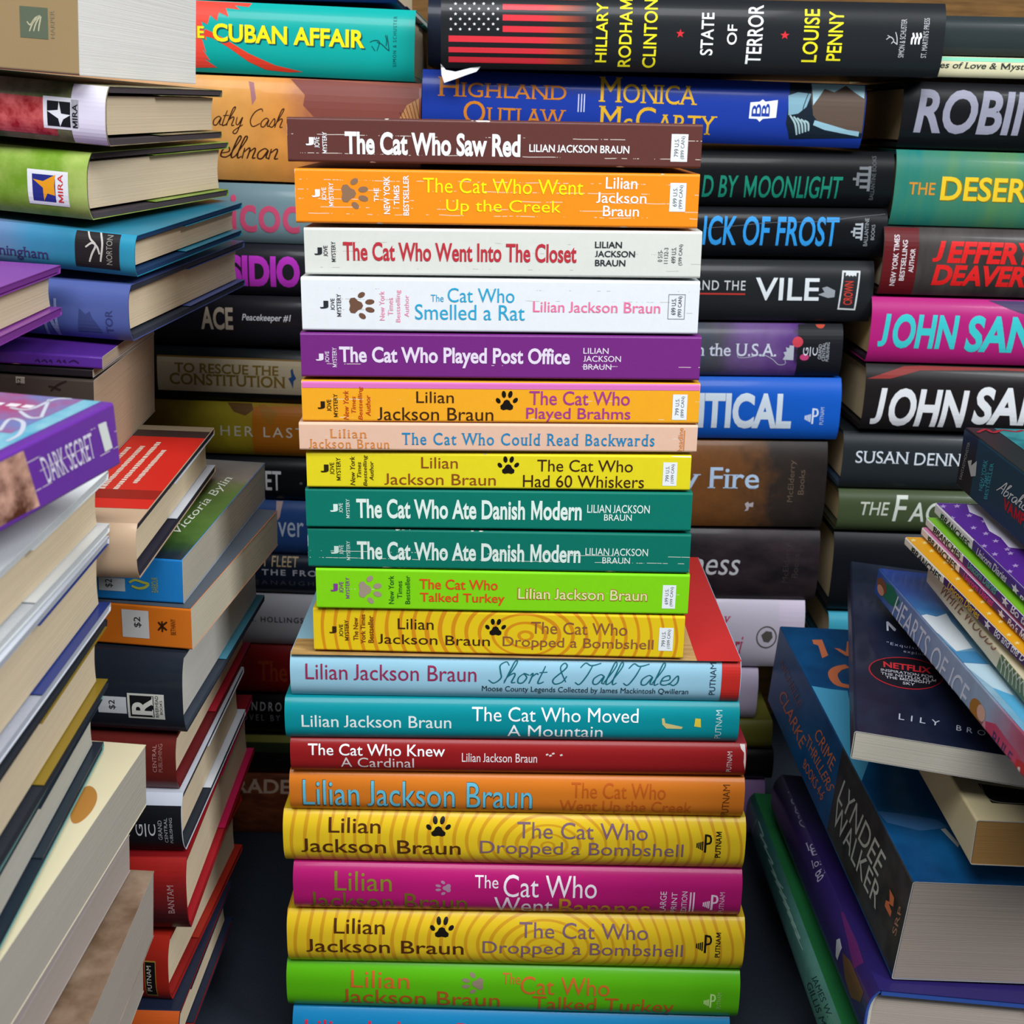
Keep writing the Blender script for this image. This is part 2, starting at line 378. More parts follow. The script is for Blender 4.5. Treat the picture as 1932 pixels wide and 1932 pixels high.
            for p in out.faces[n0:]: p.material_index = mi
        ax = Vector((0, -1, 0)) if its[0][2] == 'S' else Vector((0, 0, 1))
        out.normal_update()
        for p in out.faces:
            if abs(p.normal.y) > abs(p.normal.z) and p.normal.y > 0 or abs(p.normal.z) >= abs(p.normal.y) and p.normal.z < 0: p.normal_flip()
        if len(out.faces): link(pname, out, mats, cov)
        else: out.free()
    return root

# ------------------------------------------------------------------ the books, pile by pile (metres, radians; lettering in 1/100 mm)

# books in the central stack
book('pb', 0.16719, 0.01726, 0.10600, (-0.09336, 0.53322, 0.4446, 0.01087, 0.0, -0.00113), ('wear', '#5e3530', [0.62, 0.2], 0.6), '#1c1c1c', '#e4d0b0',
     'dark brown paperback with bold white title, topmost of the central stack', 'books in the central stack', [('t', 'publisher_mark', 'S', 2, '#f2f3f4', [732, 961, 1067, 961, 1067, 645, 732, 645], 'J', {'bold': 0.05}),
  ('t', 'publisher_mark', 'S', 2, '#f2f3f4', [1084, 969, 1293, 969, 1293, 559, 1084, 559], 'JOVE', {'bold': 0.006, 'rot': 1}),
  ('t', 'publisher_mark', 'S', 2, '#f2f3f4', [1410, 1174, 1591, 1174, 1591, 346, 1410, 346], 'MYSTERY', {'bold': 0.006, 'rot': 1}),
  ('t', 'title', 'S', 2, '#f2f3f4', [2316, 1214, 9391, 1214, 9391, 324, 2316, 324], 'The Cat Who Saw Red', {'bold': 0.03}),
  ('t', 'author_name', 'S', 2, '#f2f3f4', [9756, 837, 13794, 837, 13794, 539, 9756, 539], 'LILIAN JACKSON BRAUN', {'bold': 0.012}),
  ('s','price_label','S',1,'#dfe3e6',[15482,1332,16156,1332,16156,258,15482,258],'r'),
  ('t', 'price_label', 'S', 2, '#3c3e44', [15616, 1159, 15791, 1159, 15791, 450, 15616, 450], '799 U.S.', {'rot': 1}),
  ('t', 'price_label', 'S', 2, '#3c3e44', [15872, 1249, 16061, 1249, 16061, 368, 15872, 368], '(899 CAN)', {'rot': 1})])
book('pb', 0.16481, 0.02168, 0.10600, (-0.09089, 0.53362, 0.42033, 0.00874, -0.0, -0.00362), ('wear', '#f08a1c', [0.3, 0.45, 0.62, 0.8, 0.18], 0.6), '#1c1c1c', '#e4d0b0',
     'orange paperback with creased spine and yellow title, under the dark brown paperback', 'books in the central stack', [('t', 'publisher_mark', 'S', 2, '#f2f3f4', [671, 1348, 1010, 1348, 1010, 1041, 671, 1041], 'J', {'bold': 0.05}),
  ('t', 'publisher_mark', 'S', 2, '#f2f3f4', [1083, 1426, 1266, 1426, 1266, 909, 1083, 909], 'JOVE', {'bold': 0.006, 'rot': 1}),
  ('t', 'publisher_mark', 'S', 2, '#f2f3f4', [1367, 1626, 1559, 1626, 1559, 689, 1367, 689], 'MYSTERY', {'bold': 0.006, 'rot': 1}),
  ('s','paw_print','S',1,'#8a6a52',[1863,1800,2982,1800,2982,613,1863,613],'pawr'),
  ('t', 'blurb', 'S', 2, '#f2f3f4', [3211, 1431, 3403, 1431, 3403, 895, 3211, 895], 'THE', {'bold': 0.012, 'rot': 1}),
  ('t', 'blurb', 'S', 2, '#f2f3f4', [3605, 1907, 3862, 1907, 3862, 407, 3605, 407], 'NEW YORK', {'bold': 0.012, 'rot': 1}),
  ('t', 'blurb', 'S', 2, '#f2f3f4', [4018, 1549, 4248, 1549, 4248, 773, 4018, 773], 'TIMES', {'bold': 0.012, 'rot': 1}),
  ('t', 'blurb', 'S', 2, '#f2f3f4', [4404, 1954, 4633, 1954, 4633, 356, 4404, 356], 'BESTSELLER', {'bold': 0.012, 'rot': 1}),
  ('t', 'title', 'S', 2, '#f7e614', [5214, 1876, 11750, 1876, 11750, 1277, 5214, 1277], 'The Cat Who Went', {}),
  ('t', 'title', 'S', 2, '#f7e614', [6157, 1035, 10855, 1035, 10855, 403, 6157, 403], 'Up the Creek', {}),
  ('t', 'author_name', 'S', 2, '#f2f3f4', [12660, 2002, 13944, 2002, 13944, 1541, 12660, 1541], 'Lilian', {'bold': 0.004}),
  ('t', 'author_name', 'S', 2, '#f2f3f4', [12286, 1401, 14338, 1401, 14338, 975, 12286, 975], 'Jackson', {'bold': 0.004}),
  ('t', 'author_name', 'S', 2, '#f2f3f4', [12581, 868, 14058, 868, 14058, 449, 12581, 449], 'Braun', {'bold': 0.004}),
  ('s','price_label','S',1,'#dfe3e6',[15292,1814,15946,1814,15946,671,15292,671],'r'),
  ('t', 'price_label', 'S', 2, '#3c3e44', [15422, 1630, 15592, 1630, 15592, 876, 15422, 876], '699 U.S.', {'rot': 1}),
  ('t', 'price_label', 'S', 2, '#3c3e44', [15670, 1725, 15853, 1725, 15853, 788, 15670, 788], '(999 CAN)', {'rot': 1})])
book('pb', 0.16435, 0.01913, 0.10600, (-0.08797, 0.53505, 0.39931, 0.00013, -0.0, -0.00824), ('wear', '#d2d3cb', [0.3, 0.5, 0.7, 0.15], 0.3), '#1c1c1c', '#e4d0b0',
     'off-white paperback with bold red title, under the orange paperback', 'books in the central stack', [('t', 'publisher_mark', 'S', 2, '#2a2c30', [406, 1110, 733, 1110, 733, 801, 406, 801], 'J', {'bold': 0.05}),
  ('t', 'publisher_mark', 'S', 2, '#2a2c30', [789, 1188, 966, 1188, 966, 747, 789, 747], 'JOVE', {'bold': 0.006, 'rot': 1}),
  ('t', 'publisher_mark', 'S', 2, '#2a2c30', [1115, 1356, 1292, 1356, 1292, 530, 1115, 530], 'MYSTERY', {'bold': 0.006, 'rot': 1}),
  ('t', 'title', 'S', 2, '#b3323c', [1600, 1351, 11275, 1351, 11275, 582, 1600, 582], 'The Cat Who Went Into The Closet', {'bold': 0.022}),
  ('t', 'author_name', 'S', 2, '#2b2d31', [12028, 1471, 13143, 1471, 13143, 1208, 12028, 1208], 'LILIAN', {'bold': 0.018}),
  ('t', 'author_name', 'S', 2, '#2b2d31', [12039, 1096, 13697, 1096, 13697, 838, 12039, 838], 'JACKSON', {'bold': 0.018}),
  ('t', 'author_name', 'S', 2, '#2b2d31', [12050, 729, 13310, 729, 13310, 466, 12050, 466], 'BRAUN', {'bold': 0.018}),
  ('t', 'price_label', 'S', 2, '#4a4c50', [14649, 1152, 14836, 1152, 14836, 675, 14649, 675], '0 515-', {'rot': 1}),
  ('t', 'price_label', 'S', 2, '#4a4c50', [14900, 1246, 15068, 1246, 15068, 604, 14900, 604], '11132-3', {'rot': 1}),
  ('t', 'price_label', 'S', 2, '#4a4c50', [15207, 1268, 15393, 1268, 15393, 607, 15207, 607], '499 U.S.', {'rot': 1}),
  ('t', 'price_label', 'S', 2, '#4a4c50', [15504, 1390, 15690, 1390, 15690, 537, 15504, 537], '(599 CAN)', {'rot': 1})])
book('pb', 0.16613, 0.02217, 0.10600, (-0.08939, 0.53226, 0.37623, 0.01676, -0.0, -0.00616), ('wear', '#dcdfe2', [0.4, 0.6, 0.8], 0.3), '#1c1c1c', '#e4d0b0',
     'white paperback with blue and pink lettering, on the purple paperback', 'books in the central stack', [('t', 'publisher_mark', 'S', 2, '#2a2c30', [763, 1259, 1119, 1259, 1119, 935, 763, 935], 'J', {'bold': 0.05}),
  ('t', 'publisher_mark', 'S', 2, '#2a2c30', [1214, 1358, 1382, 1358, 1382, 871, 1214, 871], 'JOVE', {'bold': 0.006, 'rot': 1}),
  ('t', 'publisher_mark', 'S', 2, '#2a2c30', [1466, 1547, 1653, 1547, 1653, 610, 1466, 610], 'MYSTERY', {'bold': 0.006, 'rot': 1}),
  ('s','paw_print','S',1,'#6b4c3c',[1963,1622,3042,1622,3042,526,1963,526],'pawr'),
  ('t', 'blurb', 'S', 2, '#e58aa8', [3248, 1687, 3464, 1687, 3464, 469, 3248, 469], 'New York', {'rot': 1}),
  ('t', 'blurb', 'S', 2, '#e58aa8', [3604, 1411, 3820, 1411, 3820, 680, 3604, 680], 'Times', {'rot': 1}),
  ('t', 'blurb', 'S', 2, '#e58aa8', [3933, 1732, 4168, 1732, 4168, 401, 3933, 401], 'Bestselling', {'rot': 1}),
  ('t', 'blurb', 'S', 2, '#e58aa8', [4290, 1531, 4478, 1531, 4478, 621, 4290, 621], 'Author', {'rot': 1}),
  ('t', 'title', 'S', 2, '#2b9cc4', [5391, 1560, 5926, 1560, 5926, 1267, 5391, 1267], 'The', {}),
  ('t', 'title', 'S', 2, '#2b9cc4', [6095, 1847, 8881, 1847, 8881, 1251, 6095, 1251], 'Cat Who', {}),
  ('t', 'title', 'S', 2, '#2b9cc4', [4729, 1161, 9324, 1161, 9324, 514, 4729, 514], 'Smelled a Rat', {}),
  ('t', 'author_name', 'S', 2, '#e56f98', [9668, 1326, 14996, 1326, 14996, 875, 9668, 875], 'Lilian Jackson Braun', {'bold': 0.004}),
  ('s','price_label','S',1,'#6c7074',[15323,1679,16032,1679,16032,637,15323,637],'frame'),
  ('t', 'price_label', 'S', 2, '#3c3e44', [15465, 1512, 15649, 1512, 15649, 824, 15465, 824], '699 U.S.', {'rot': 1}),
  ('t', 'price_label', 'S', 2, '#3c3e44', [15734, 1598, 15932, 1598, 15932, 743, 15734, 743], '(993 CAN)', {'rot': 1})])
book('pb', 0.16901, 0.01876, 0.10600, (-0.09027, 0.53155, 0.35666, 0.02051, -0.0, -0.0056), ('wear', '#702878', [0.3], 0.4), '#1c1c1c', '#e4d0b0',
     'purple paperback with bold pale title in the central stack', 'books in the central stack', [('t', 'publisher_mark', 'S', 2, '#dccfe0', [622, 1002, 954, 1002, 954, 699, 622, 699], 'J', {'bold': 0.05}),
  ('t', 'publisher_mark', 'S', 2, '#dccfe0', [1020, 1103, 1191, 1103, 1191, 624, 1020, 624], 'JOVE', {'bold': 0.006, 'rot': 1}),
  ('t', 'publisher_mark', 'S', 2, '#dccfe0', [1323, 1268, 1513, 1268, 1513, 435, 1323, 435], 'MYSTERY', {'bold': 0.006, 'rot': 1}),
  ('t', 'title', 'S', 2, '#dccfe0', [1618, 1319, 11360, 1319, 11360, 438, 1618, 438], 'The Cat Who Played Post Office', {'bold': 0.026}),
  ('t', 'author_name', 'S', 2, '#dccfe0', [11922, 1356, 12988, 1356, 12988, 1108, 11922, 1108], 'LILIAN', {'bold': 0.006}),
  ('t', 'author_name', 'S', 2, '#dccfe0', [11932, 1021, 13525, 1021, 13525, 767, 11932, 767], 'JACKSON', {'bold': 0.006}),
  ('t', 'author_name', 'S', 2, '#dccfe0', [11942, 665, 13127, 665, 13127, 426, 11942, 426], 'BRAUN', {'bold': 0.006})])
book('pb', 0.16979, 0.01763, 0.10600, (-0.09027, 0.5306, 0.33756, 0.02592, -0.0, -0.0063), ('wear', '#eaa324', [0.55, 0.1], 0.4), '#1c1c1c', '#e4d0b0',
     'amber paperback with a pink top edge, under the purple paperback', 'books in the central stack', [('s','cover_art','S',1,'#d56fb4',[0,1763,16979,1763,16979,1464,0,1464],'r'),
  ('t', 'publisher_mark', 'S', 2, '#2a1c10', [662, 882, 977, 882, 977, 552, 662, 552], 'J', {'bold': 0.05}),
  ('t', 'publisher_mark', 'S', 2, '#2a1c10', [1060, 961, 1249, 961, 1249, 456, 1060, 456], 'JOVE', {'bold': 0.006, 'rot': 1}),
  ('t', 'publisher_mark', 'S', 2, '#2a1c10', [1344, 1209, 1522, 1209, 1522, 210, 1344, 210], 'MYSTERY', {'bold': 0.006, 'rot': 1}),
  ('t', 'blurb', 'S', 2, '#b8401c', [1763, 1358, 1994, 1358, 1994, 90, 1763, 90], 'New York', {'shear': 0.2, 'bold': 0.006, 'rot': 1}),
  ('t', 'blurb', 'S', 2, '#b8401c', [2100, 1108, 2289, 1108, 2289, 378, 2100, 378], 'Times', {'shear': 0.2, 'bold': 0.006, 'rot': 1}),
  ('t', 'blurb', 'S', 2, '#b8401c', [2393, 1541, 2624, 1541, 2624, 90, 2393, 90], 'Bestselling', {'shear': 0.2, 'bold': 0.006, 'rot': 1}),
  ('t', 'blurb', 'S', 2, '#b8401c', [2709, 1167, 2919, 1167, 2919, 253, 2709, 253], 'Author', {'shear': 0.2, 'bold': 0.006, 'rot': 1}),
  ('t', 'author_name', 'S', 2, '#3c2412', [4868, 1343, 6465, 1343, 6465, 841, 4868, 841], 'Lilian', {}),
  ('t', 'author_name', 'S', 2, '#3c2412', [3196, 644, 8155, 644, 8155, 77, 3196, 77], 'Jackson Braun', {}),
  ('s','paw_print','S',1,'#17130f',[8266,1394,9183,1394,9183,535,8266,535],'paw'),
  ('t', 'title', 'S', 2, '#a03a86', [9688, 1402, 13987, 1402, 13987, 791, 9688, 791], 'The Cat Who', {'bold': 0.006}),
  ('t', 'title', 'S', 2, '#a03a86', [9562, 670, 14038, 670, 14038, 33, 9562, 33], 'Played Brahms', {'bold': 0.006}),
  ('s','price_label','S',1,'#dfe3e6',[15827,1291,16453,1291,16453,178,15827,178],'r'),
  ('t', 'price_label', 'S', 2, '#3c3e44', [15951, 1113, 16114, 1113, 16114, 379, 15951, 379], '799 U.S.', {'rot': 1}),
  ('t', 'price_label', 'S', 2, '#3c3e44', [16189, 1204, 16365, 1204, 16365, 291, 16189, 291], '(899 CAN)', {'rot': 1})])
book('pb', 0.17127, 0.01223, 0.10600, (-0.09171, 0.52946, 0.32502, 0.03227, -0.0, -0.00482), ('wear', '#dcb49c', [0.5], 0.2), '#1c1c1c', '#e4d0b0',
     'thin peach paperback with blue typewriter lettering on its spine', 'books in the central stack', [('t', 'author_name', 'S', 2, '#d0813c', [1315, 947, 2896, 947, 2896, 556, 1315, 556], 'Lilian', {'serif': 1, 'spacing': 1.15}),
  ('t', 'author_name', 'S', 2, '#d0813c', [405, 506, 3861, 506, 3861, 104, 405, 104], 'Jackson Braun', {'serif': 1, 'spacing': 1.15}),
  ('t', 'title', 'S', 2, '#2080b4', [4394, 818, 15281, 818, 15281, 281, 4394, 281], 'The Cat Who Could Read Backwards', {'serif': 1, 'spacing': 1.15, 'bold': 0.006}),
  ('t', 'publisher_mark', 'S', 2, '#d0813c', [16299, 1111, 16513, 1111, 16513, 90, 16299, 90], 'headline', {'rot': 1}),
  ('s','publisher_mark','S',2,'#d0813c',[16545,1001,16588,1001,16588,101,16545,101],'r')])
book('pb', 0.16697, 0.01587, 0.10600, (-0.08939, 0.53207, 0.30772, 0.01777, -0.0, -0.00517), ('wear', '#dccc20', [], 0.2), '#1c1c1c', '#e4d0b0',
     'bright yellow paperback with paw print, under the thin peach paperback', 'books in the central stack', [('t', 'publisher_mark', 'S', 2, '#2a240c', [605, 1046, 958, 1046, 958, 694, 605, 694], 'J', {'bold': 0.05}),
  ('t', 'publisher_mark', 'S', 2, '#2a240c', [1012, 1140, 1204, 1140, 1204, 607, 1012, 607], 'JOVE', {'bold': 0.006, 'rot': 1}),
  ('t', 'publisher_mark', 'S', 2, '#2a240c', [1289, 1363, 1481, 1363, 1481, 342, 1289, 342], 'MYSTERY', {'bold': 0.006, 'rot': 1}),
  ('t', 'blurb', 'S', 2, '#3a2a10', [1886, 1425, 2100, 1425, 2100, 125, 1886, 125], 'New York', {'shear': 0.2, 'bold': 0.006, 'rot': 1}),
  ('t', 'blurb', 'S', 2, '#3a2a10', [2186, 1173, 2368, 1173, 2368, 462, 2186, 462], 'Times', {'shear': 0.2, 'bold': 0.006, 'rot': 1}),
  ('t', 'blurb', 'S', 2, '#3a2a10', [2453, 1486, 2667, 1486, 2667, 97, 2453, 97], 'Bestselling', {'shear': 0.2, 'bold': 0.006, 'rot': 1}),
  ('t', 'blurb', 'S', 2, '#3a2a10', [2721, 1212, 2903, 1212, 2903, 345, 2721, 345], 'Author', {'shear': 0.2, 'bold': 0.006, 'rot': 1}),
  ('t', 'author_name', 'S', 2, '#8a4a1c', [4973, 1421, 6556, 1421, 6556, 916, 4973, 916], 'Lilian', {}),
  ('t', 'author_name', 'S', 2, '#8a4a1c', [3357, 674, 8213, 674, 8213, 163, 3357, 163], 'Jackson Braun', {}),
  ('s','paw_print','S',1,'#17130f',[8292,1492,9203,1492,9203,682,8292,682],'paw'),
  ('t', 'title', 'S', 2, '#3a2214', [10008, 1361, 14165, 1361, 14165, 824, 10008, 824], 'The Cat Who', {}),
  ('t', 'title', 'S', 2, '#3a2214', [9397, 666, 14680, 666, 14680, 114, 9397, 114], 'Had 60 Whiskers', {}),
  ('s','price_label','S',1,'#dfe3e6',[15483,1285,16098,1285,16098,225,15483,225],'r'),
  ('t', 'price_label', 'S', 2, '#3c3e44', [15605, 1115, 15765, 1115, 15765, 416, 15605, 416], '799 U.S.', {'rot': 1}),
  ('t', 'price_label', 'S', 2, '#3c3e44', [15839, 1202, 16011, 1202, 16011, 333, 15839, 333], '(1099 CAN)', {'rot': 1}),
  ('p','lettering_wear','S',1,'#e8e4d8',[(15839,1607),(16666,1593),(16671,1516),(15854,1530)])])
book('pb', 0.16953, 0.01776, 0.10600, (-0.09044, 0.53323, 0.28907, 0.01049, -0.0, -0.00487), ('wear', '#0a7060', [], 0.3), '#1c1c1c', '#e4d0b0',
     'upper of the two dark green paperbacks with bold pale title', 'books in the central stack', [('t', 'publisher_mark', 'S', 2, '#cfe2da', [1057, 1092, 1404, 1092, 1404, 733, 1057, 733], 'J', {'bold': 0.05}),
  ('t', 'publisher_mark', 'S', 2, '#cfe2da', [1447, 1132, 1620, 1132, 1620, 701, 1447, 701], 'JOVE', {'bold': 0.006, 'rot': 1}),
  ('t', 'publisher_mark', 'S', 2, '#cfe2da', [1760, 1327, 1923, 1327, 1923, 454, 1760, 454], 'MYSTERY', {'bold': 0.006, 'rot': 1}),
  ('t', 'title', 'S', 2, '#d6e4dc', [2215, 1355, 12115, 1355, 12115, 452, 2215, 452], 'The Cat Who Ate Danish Modern', {'bold': 0.026}),
  ('t', 'author_name', 'S', 2, '#d6e4dc', [12351, 1194, 15098, 1194, 15098, 818, 12351, 818], 'LILIAN JACKSON', {'bold': 0.006}),
  ('t', 'author_name', 'S', 2, '#d6e4dc', [13103, 760, 14322, 760, 14322, 467, 13103, 467], 'BRAUN', {'bold': 0.006})])
book('pb', 0.16982, 0.01828, 0.10600, (-0.09032, 0.53461, 0.27002, 0.00229, -0.0, -0.00092), ('wear', '#0a6c5c', [0.42, 0.25], 0.7), '#1c1c1c', '#e4d0b0',
     'lower of the two dark green paperbacks, with a scuffed creased spine', 'books in the central stack', [('t', 'publisher_mark', 'S', 2, '#b9d0c6', [1007, 1014, 1369, 1014, 1369, 650, 1007, 650], 'J', {'bold': 0.05}),
  ('t', 'publisher_mark', 'S', 2, '#b9d0c6', [1391, 1058, 1578, 1058, 1578, 629, 1391, 629], 'JOVE', {'bold': 0.006, 'rot': 1}),
  ('t', 'publisher_mark', 'S', 2, '#b9d0c6', [1709, 1260, 1874, 1260, 1874, 367, 1709, 367], 'MYSTERY', {'bold': 0.006, 'rot': 1}),
  ('t', 'title', 'S', 2, '#cfdcd4', [2181, 1267, 12115, 1267, 12115, 408, 2181, 408], 'The Cat Who Ate Danish Modern', {'bold': 0.026}),
  ('t', 'author_name', 'S', 2, '#cfdcd4', [12330, 1132, 15106, 1132, 15106, 789, 12330, 789], 'LILIAN JACKSON', {'bold': 0.006}),
  ('t', 'author_name', 'S', 2, '#cfdcd4', [13092, 705, 14323, 705, 14323, 414, 13092, 414], 'BRAUN', {'bold': 0.006})])
book('pb', 0.16730, 0.01914, 0.10600, (-0.08722, 0.53483, 0.25021, 0.00122, -0.0, -0.00094), ('wear', '#7ccc14', [0.5], 0.3), '#1c1c1c', '#e4d0b0',
     'lime green paperback with red title, under the two dark green paperbacks', 'books in the central stack', [('t', 'publisher_mark', 'S', 2, '#7d3a8c', [642, 1211, 974, 1211, 974, 839, 642, 839], 'J', {'bold': 0.05}),
  ('t', 'publisher_mark', 'S', 2, '#7d3a8c', [1041, 1303, 1229, 1303, 1229, 783, 1041, 783], 'JOVE', {'bold': 0.006, 'rot': 1}),
  ('t', 'publisher_mark', 'S', 2, '#7d3a8c', [1329, 1520, 1506, 1520, 1506, 515, 1329, 515], 'MYSTERY', {'bold': 0.006, 'rot': 1}),
  ('s','paw_print','S',1,'#9a8a78',[1892,1598,2946,1598,2946,296,1892,296],'pawr'),
  ('t', 'blurb', 'S', 2, '#1e5a20', [3256, 1640, 3500, 1640, 3500, 291, 3256, 291], 'New York', {'bold': 0.004, 'rot': 1}),
  ('t', 'blurb', 'S', 2, '#1e5a20', [3644, 1388, 3866, 1388, 3866, 560, 3644, 560], 'Times', {'bold': 0.004, 'rot': 1}),
  ('t', 'blurb', 'S', 2, '#1e5a20', [3999, 1653, 4220, 1653, 4220, 293, 3999, 293], 'Bestseller', {'bold': 0.004, 'rot': 1}),
  ('t', 'title', 'S', 2, '#d8481c', [4643, 1511, 8151, 1511, 8151, 1023, 4643, 1023], 'The Cat Who', {'bold': 0.012}),
  ('t', 'title', 'S', 2, '#d8481c', [4662, 850, 8472, 850, 8472, 293, 4662, 293], 'Talked Turkey', {'bold': 0.012}),
  ('t', 'author_name', 'S', 2, '#a8642c', [9044, 1170, 14889, 1170, 14889, 607, 9044, 607], 'Lilian Jackson Braun', {'bold': 0.024}),
  ('t', 'author_name', 'S', 3, '#d8d89c', [9077, 1135, 14856, 1135, 14856, 642, 9077, 642], 'Lilian Jackson Braun', {'bold': 0.004}),
  ('s','price_label','S',1,'#dfe3e6',[15545,1417,16144,1417,16144,292,15545,292],'r'),
  ('t', 'price_label', 'S', 2, '#3c3e44', [15665, 1236, 15820, 1236, 15820, 494, 15665, 494], '699 U.S.', {'rot': 1}),
  ('t', 'price_label', 'S', 2, '#3c3e44', [15892, 1330, 16060, 1330, 16060, 408, 15892, 408], '(999 CAN)', {'rot': 1})])
book('pb', 0.16849, 0.02064, 0.10600, (-0.08934, 0.53707, 0.22873, -0.0122, -0.0, -0.00039), ('rings', '#dcbc1a', '#cc8818'), '#1c1c1c', '#e4d0b0',
     'yellow swirl-patterned paperback resting on the pale blue hardcover', 'books in the central stack', [('t', 'publisher_mark', 'S', 2, '#3a240c', [715, 1207, 1053, 1207, 1053, 864, 715, 864], 'J', {'bold': 0.05}),
  ('t', 'publisher_mark', 'S', 2, '#3a240c', [1177, 1317, 1357, 1317, 1357, 711, 1177, 711], 'JOVE', {'bold': 0.006, 'rot': 1}),
  ('t', 'publisher_mark', 'S', 2, '#3a240c', [1425, 1529, 1616, 1529, 1616, 535, 1425, 535], 'MYSTERY', {'bold': 0.006, 'rot': 1}),
  ('t', 'blurb', 'S', 2, '#7a3c14', [1820, 1660, 2046, 1660, 2046, 545, 1820, 545], 'The New', {'bold': 0.016, 'rot': 1}),
  ('t', 'blurb', 'S', 2, '#7a3c14', [2158, 1825, 2372, 1825, 2372, 395, 2158, 395], 'York Times', {'bold': 0.016, 'rot': 1}),
  ('t', 'blurb', 'S', 2, '#7a3c14', [2496, 1773, 2743, 1773, 2743, 441, 2496, 441], 'Bestseller', {'bold': 0.016, 'rot': 1}),
  ('t', 'author_name', 'S', 2, '#3c2412', [3848, 1672, 5476, 1672, 5476, 1146, 3848, 1146], 'Lilian', {}),
  ('t', 'author_name', 'S', 2, '#3c2412', [2940, 888, 8043, 888, 8043, 409, 2940, 409], 'Jackson Braun', {}),
  ('s','paw_print','S',1,'#17130f',[7832,1759,8751,1759,8751,927,7832,927],'paw'),
  ('t', 'title', 'S', 2, '#8a5638', [9905, 1667, 14270, 1667, 14270, 1079, 9905, 1079], 'The Cat Who', {}),
  ('t', 'title', 'S', 2, '#8a5638', [8629, 911, 15484, 911, 15484, 284, 8629, 284], 'Dropped a Bombshell', {}),
  ('s','price_label','S',1,'#dfe3e6',[15712,1509,16362,1509,16362,384,15712,384],'r'),
  ('t', 'price_label', 'S', 2, '#3c3e44', [15842, 1327, 16011, 1327, 16011, 585, 15842, 585], '799 U.S.', {'rot': 1}),
  ('t', 'price_label', 'S', 2, '#3c3e44', [16088, 1423, 16270, 1423, 16270, 501, 16088, 501], '(1099 CAN)', {'rot': 1})])
book('hc', 0.20671, 0.02127, 0.14500, (-0.10022, 0.53432, 0.20615, 0.00374, -0.0, -0.00178), ('plain', '#90bcd0'), '#3c2c54', '#e4d0b0',
     'pale blue hardcover with script title and a red end', 'books in the central stack', [('s','cover_art','S',1,'#b82a24',[19782,2127,20671,2127,20671,0,19782,0],'r'),
  ('s','cover_art','T',1,'#b82a24',[18604,14500,20671,14500,20671,0,18604,0],'r'),
  ('s','cover_art','T',1,('noise','#a07c48','#c09a60',60,(1,8,1)),[0,1885,18604,1885,18604,0,0,0],'r'),
  ('s','cover_art','T',1,('noise','#a07c48','#c09a60',60,(1,0.4,1)),[16537,14500,18604,14500,18604,1885,16537,1885],'r'),
  ('t', 'author_name', 'S', 2, '#8c2c50', [705, 1688, 8541, 1688, 8541, 922, 705, 922], 'Lilian Jackson Braun', {}),
  ('t', 'title', 'S', 2, '#17606c', [9083, 1969, 17837, 1969, 17837, 856, 9083, 856], 'Short & Tall Tales', {'script': 1, 'sh': 0.28, 'bold': 0.055}),
  ('t', 'subtitle', 'S', 2, '#1c2c38', [8802, 746, 18295, 746, 18295, 362, 8802, 362], 'Moose County Legends Collected by James Mackintosh Qwilleran', {}),
  ('t', 'publisher_mark', 'S', 2, '#22384a', [19246, 1981, 19524, 1981, 19524, 448, 19246, 448], 'PUTNAM', {'rot': 1})])
book('hc', 0.21026, 0.02023, 0.14500, (-0.103, 0.53183, 0.18561, 0.01528, -0.0, -0.00179), ('plain', '#0a8892'), '#3c4448', '#e4d0b0',
     'teal hardcover with white title, under the pale blue hardcover', 'books in the central stack', [('t', 'author_name', 'S', 2, '#d8e6e4', [775, 1291, 7681, 1291, 7681, 675, 775, 675], 'Lilian Jackson Braun', {'bold': 0.004}),
  ('t', 'title', 'S', 2, '#f2f3f4', [8635, 1749, 16337, 1749, 16337, 1065, 8635, 1065], 'The Cat Who Moved', {}),
  ('t', 'title', 'S', 2, '#f2f3f4', [10279, 891, 14709, 891, 14709, 251, 10279, 251], 'A Mountain', {}),
  ('p','cover_art','S',1,'#c8b878',[(17418,1294),(17534,1320),(17593,1067),(18412,883),(18360,777),(17655,795),(17456,1001)]),
  ('p','cover_art','S',1,'#d8c040',[(18974,1324),(19221,1302),(19258,867),(18938,915),(18961,1122)]),
  ('t', 'publisher_mark', 'S', 2, '#b8d4d4', [19927, 1713, 20221, 1713, 20221, 248, 19927, 248], 'PUTNAM', {'rot': 1})])
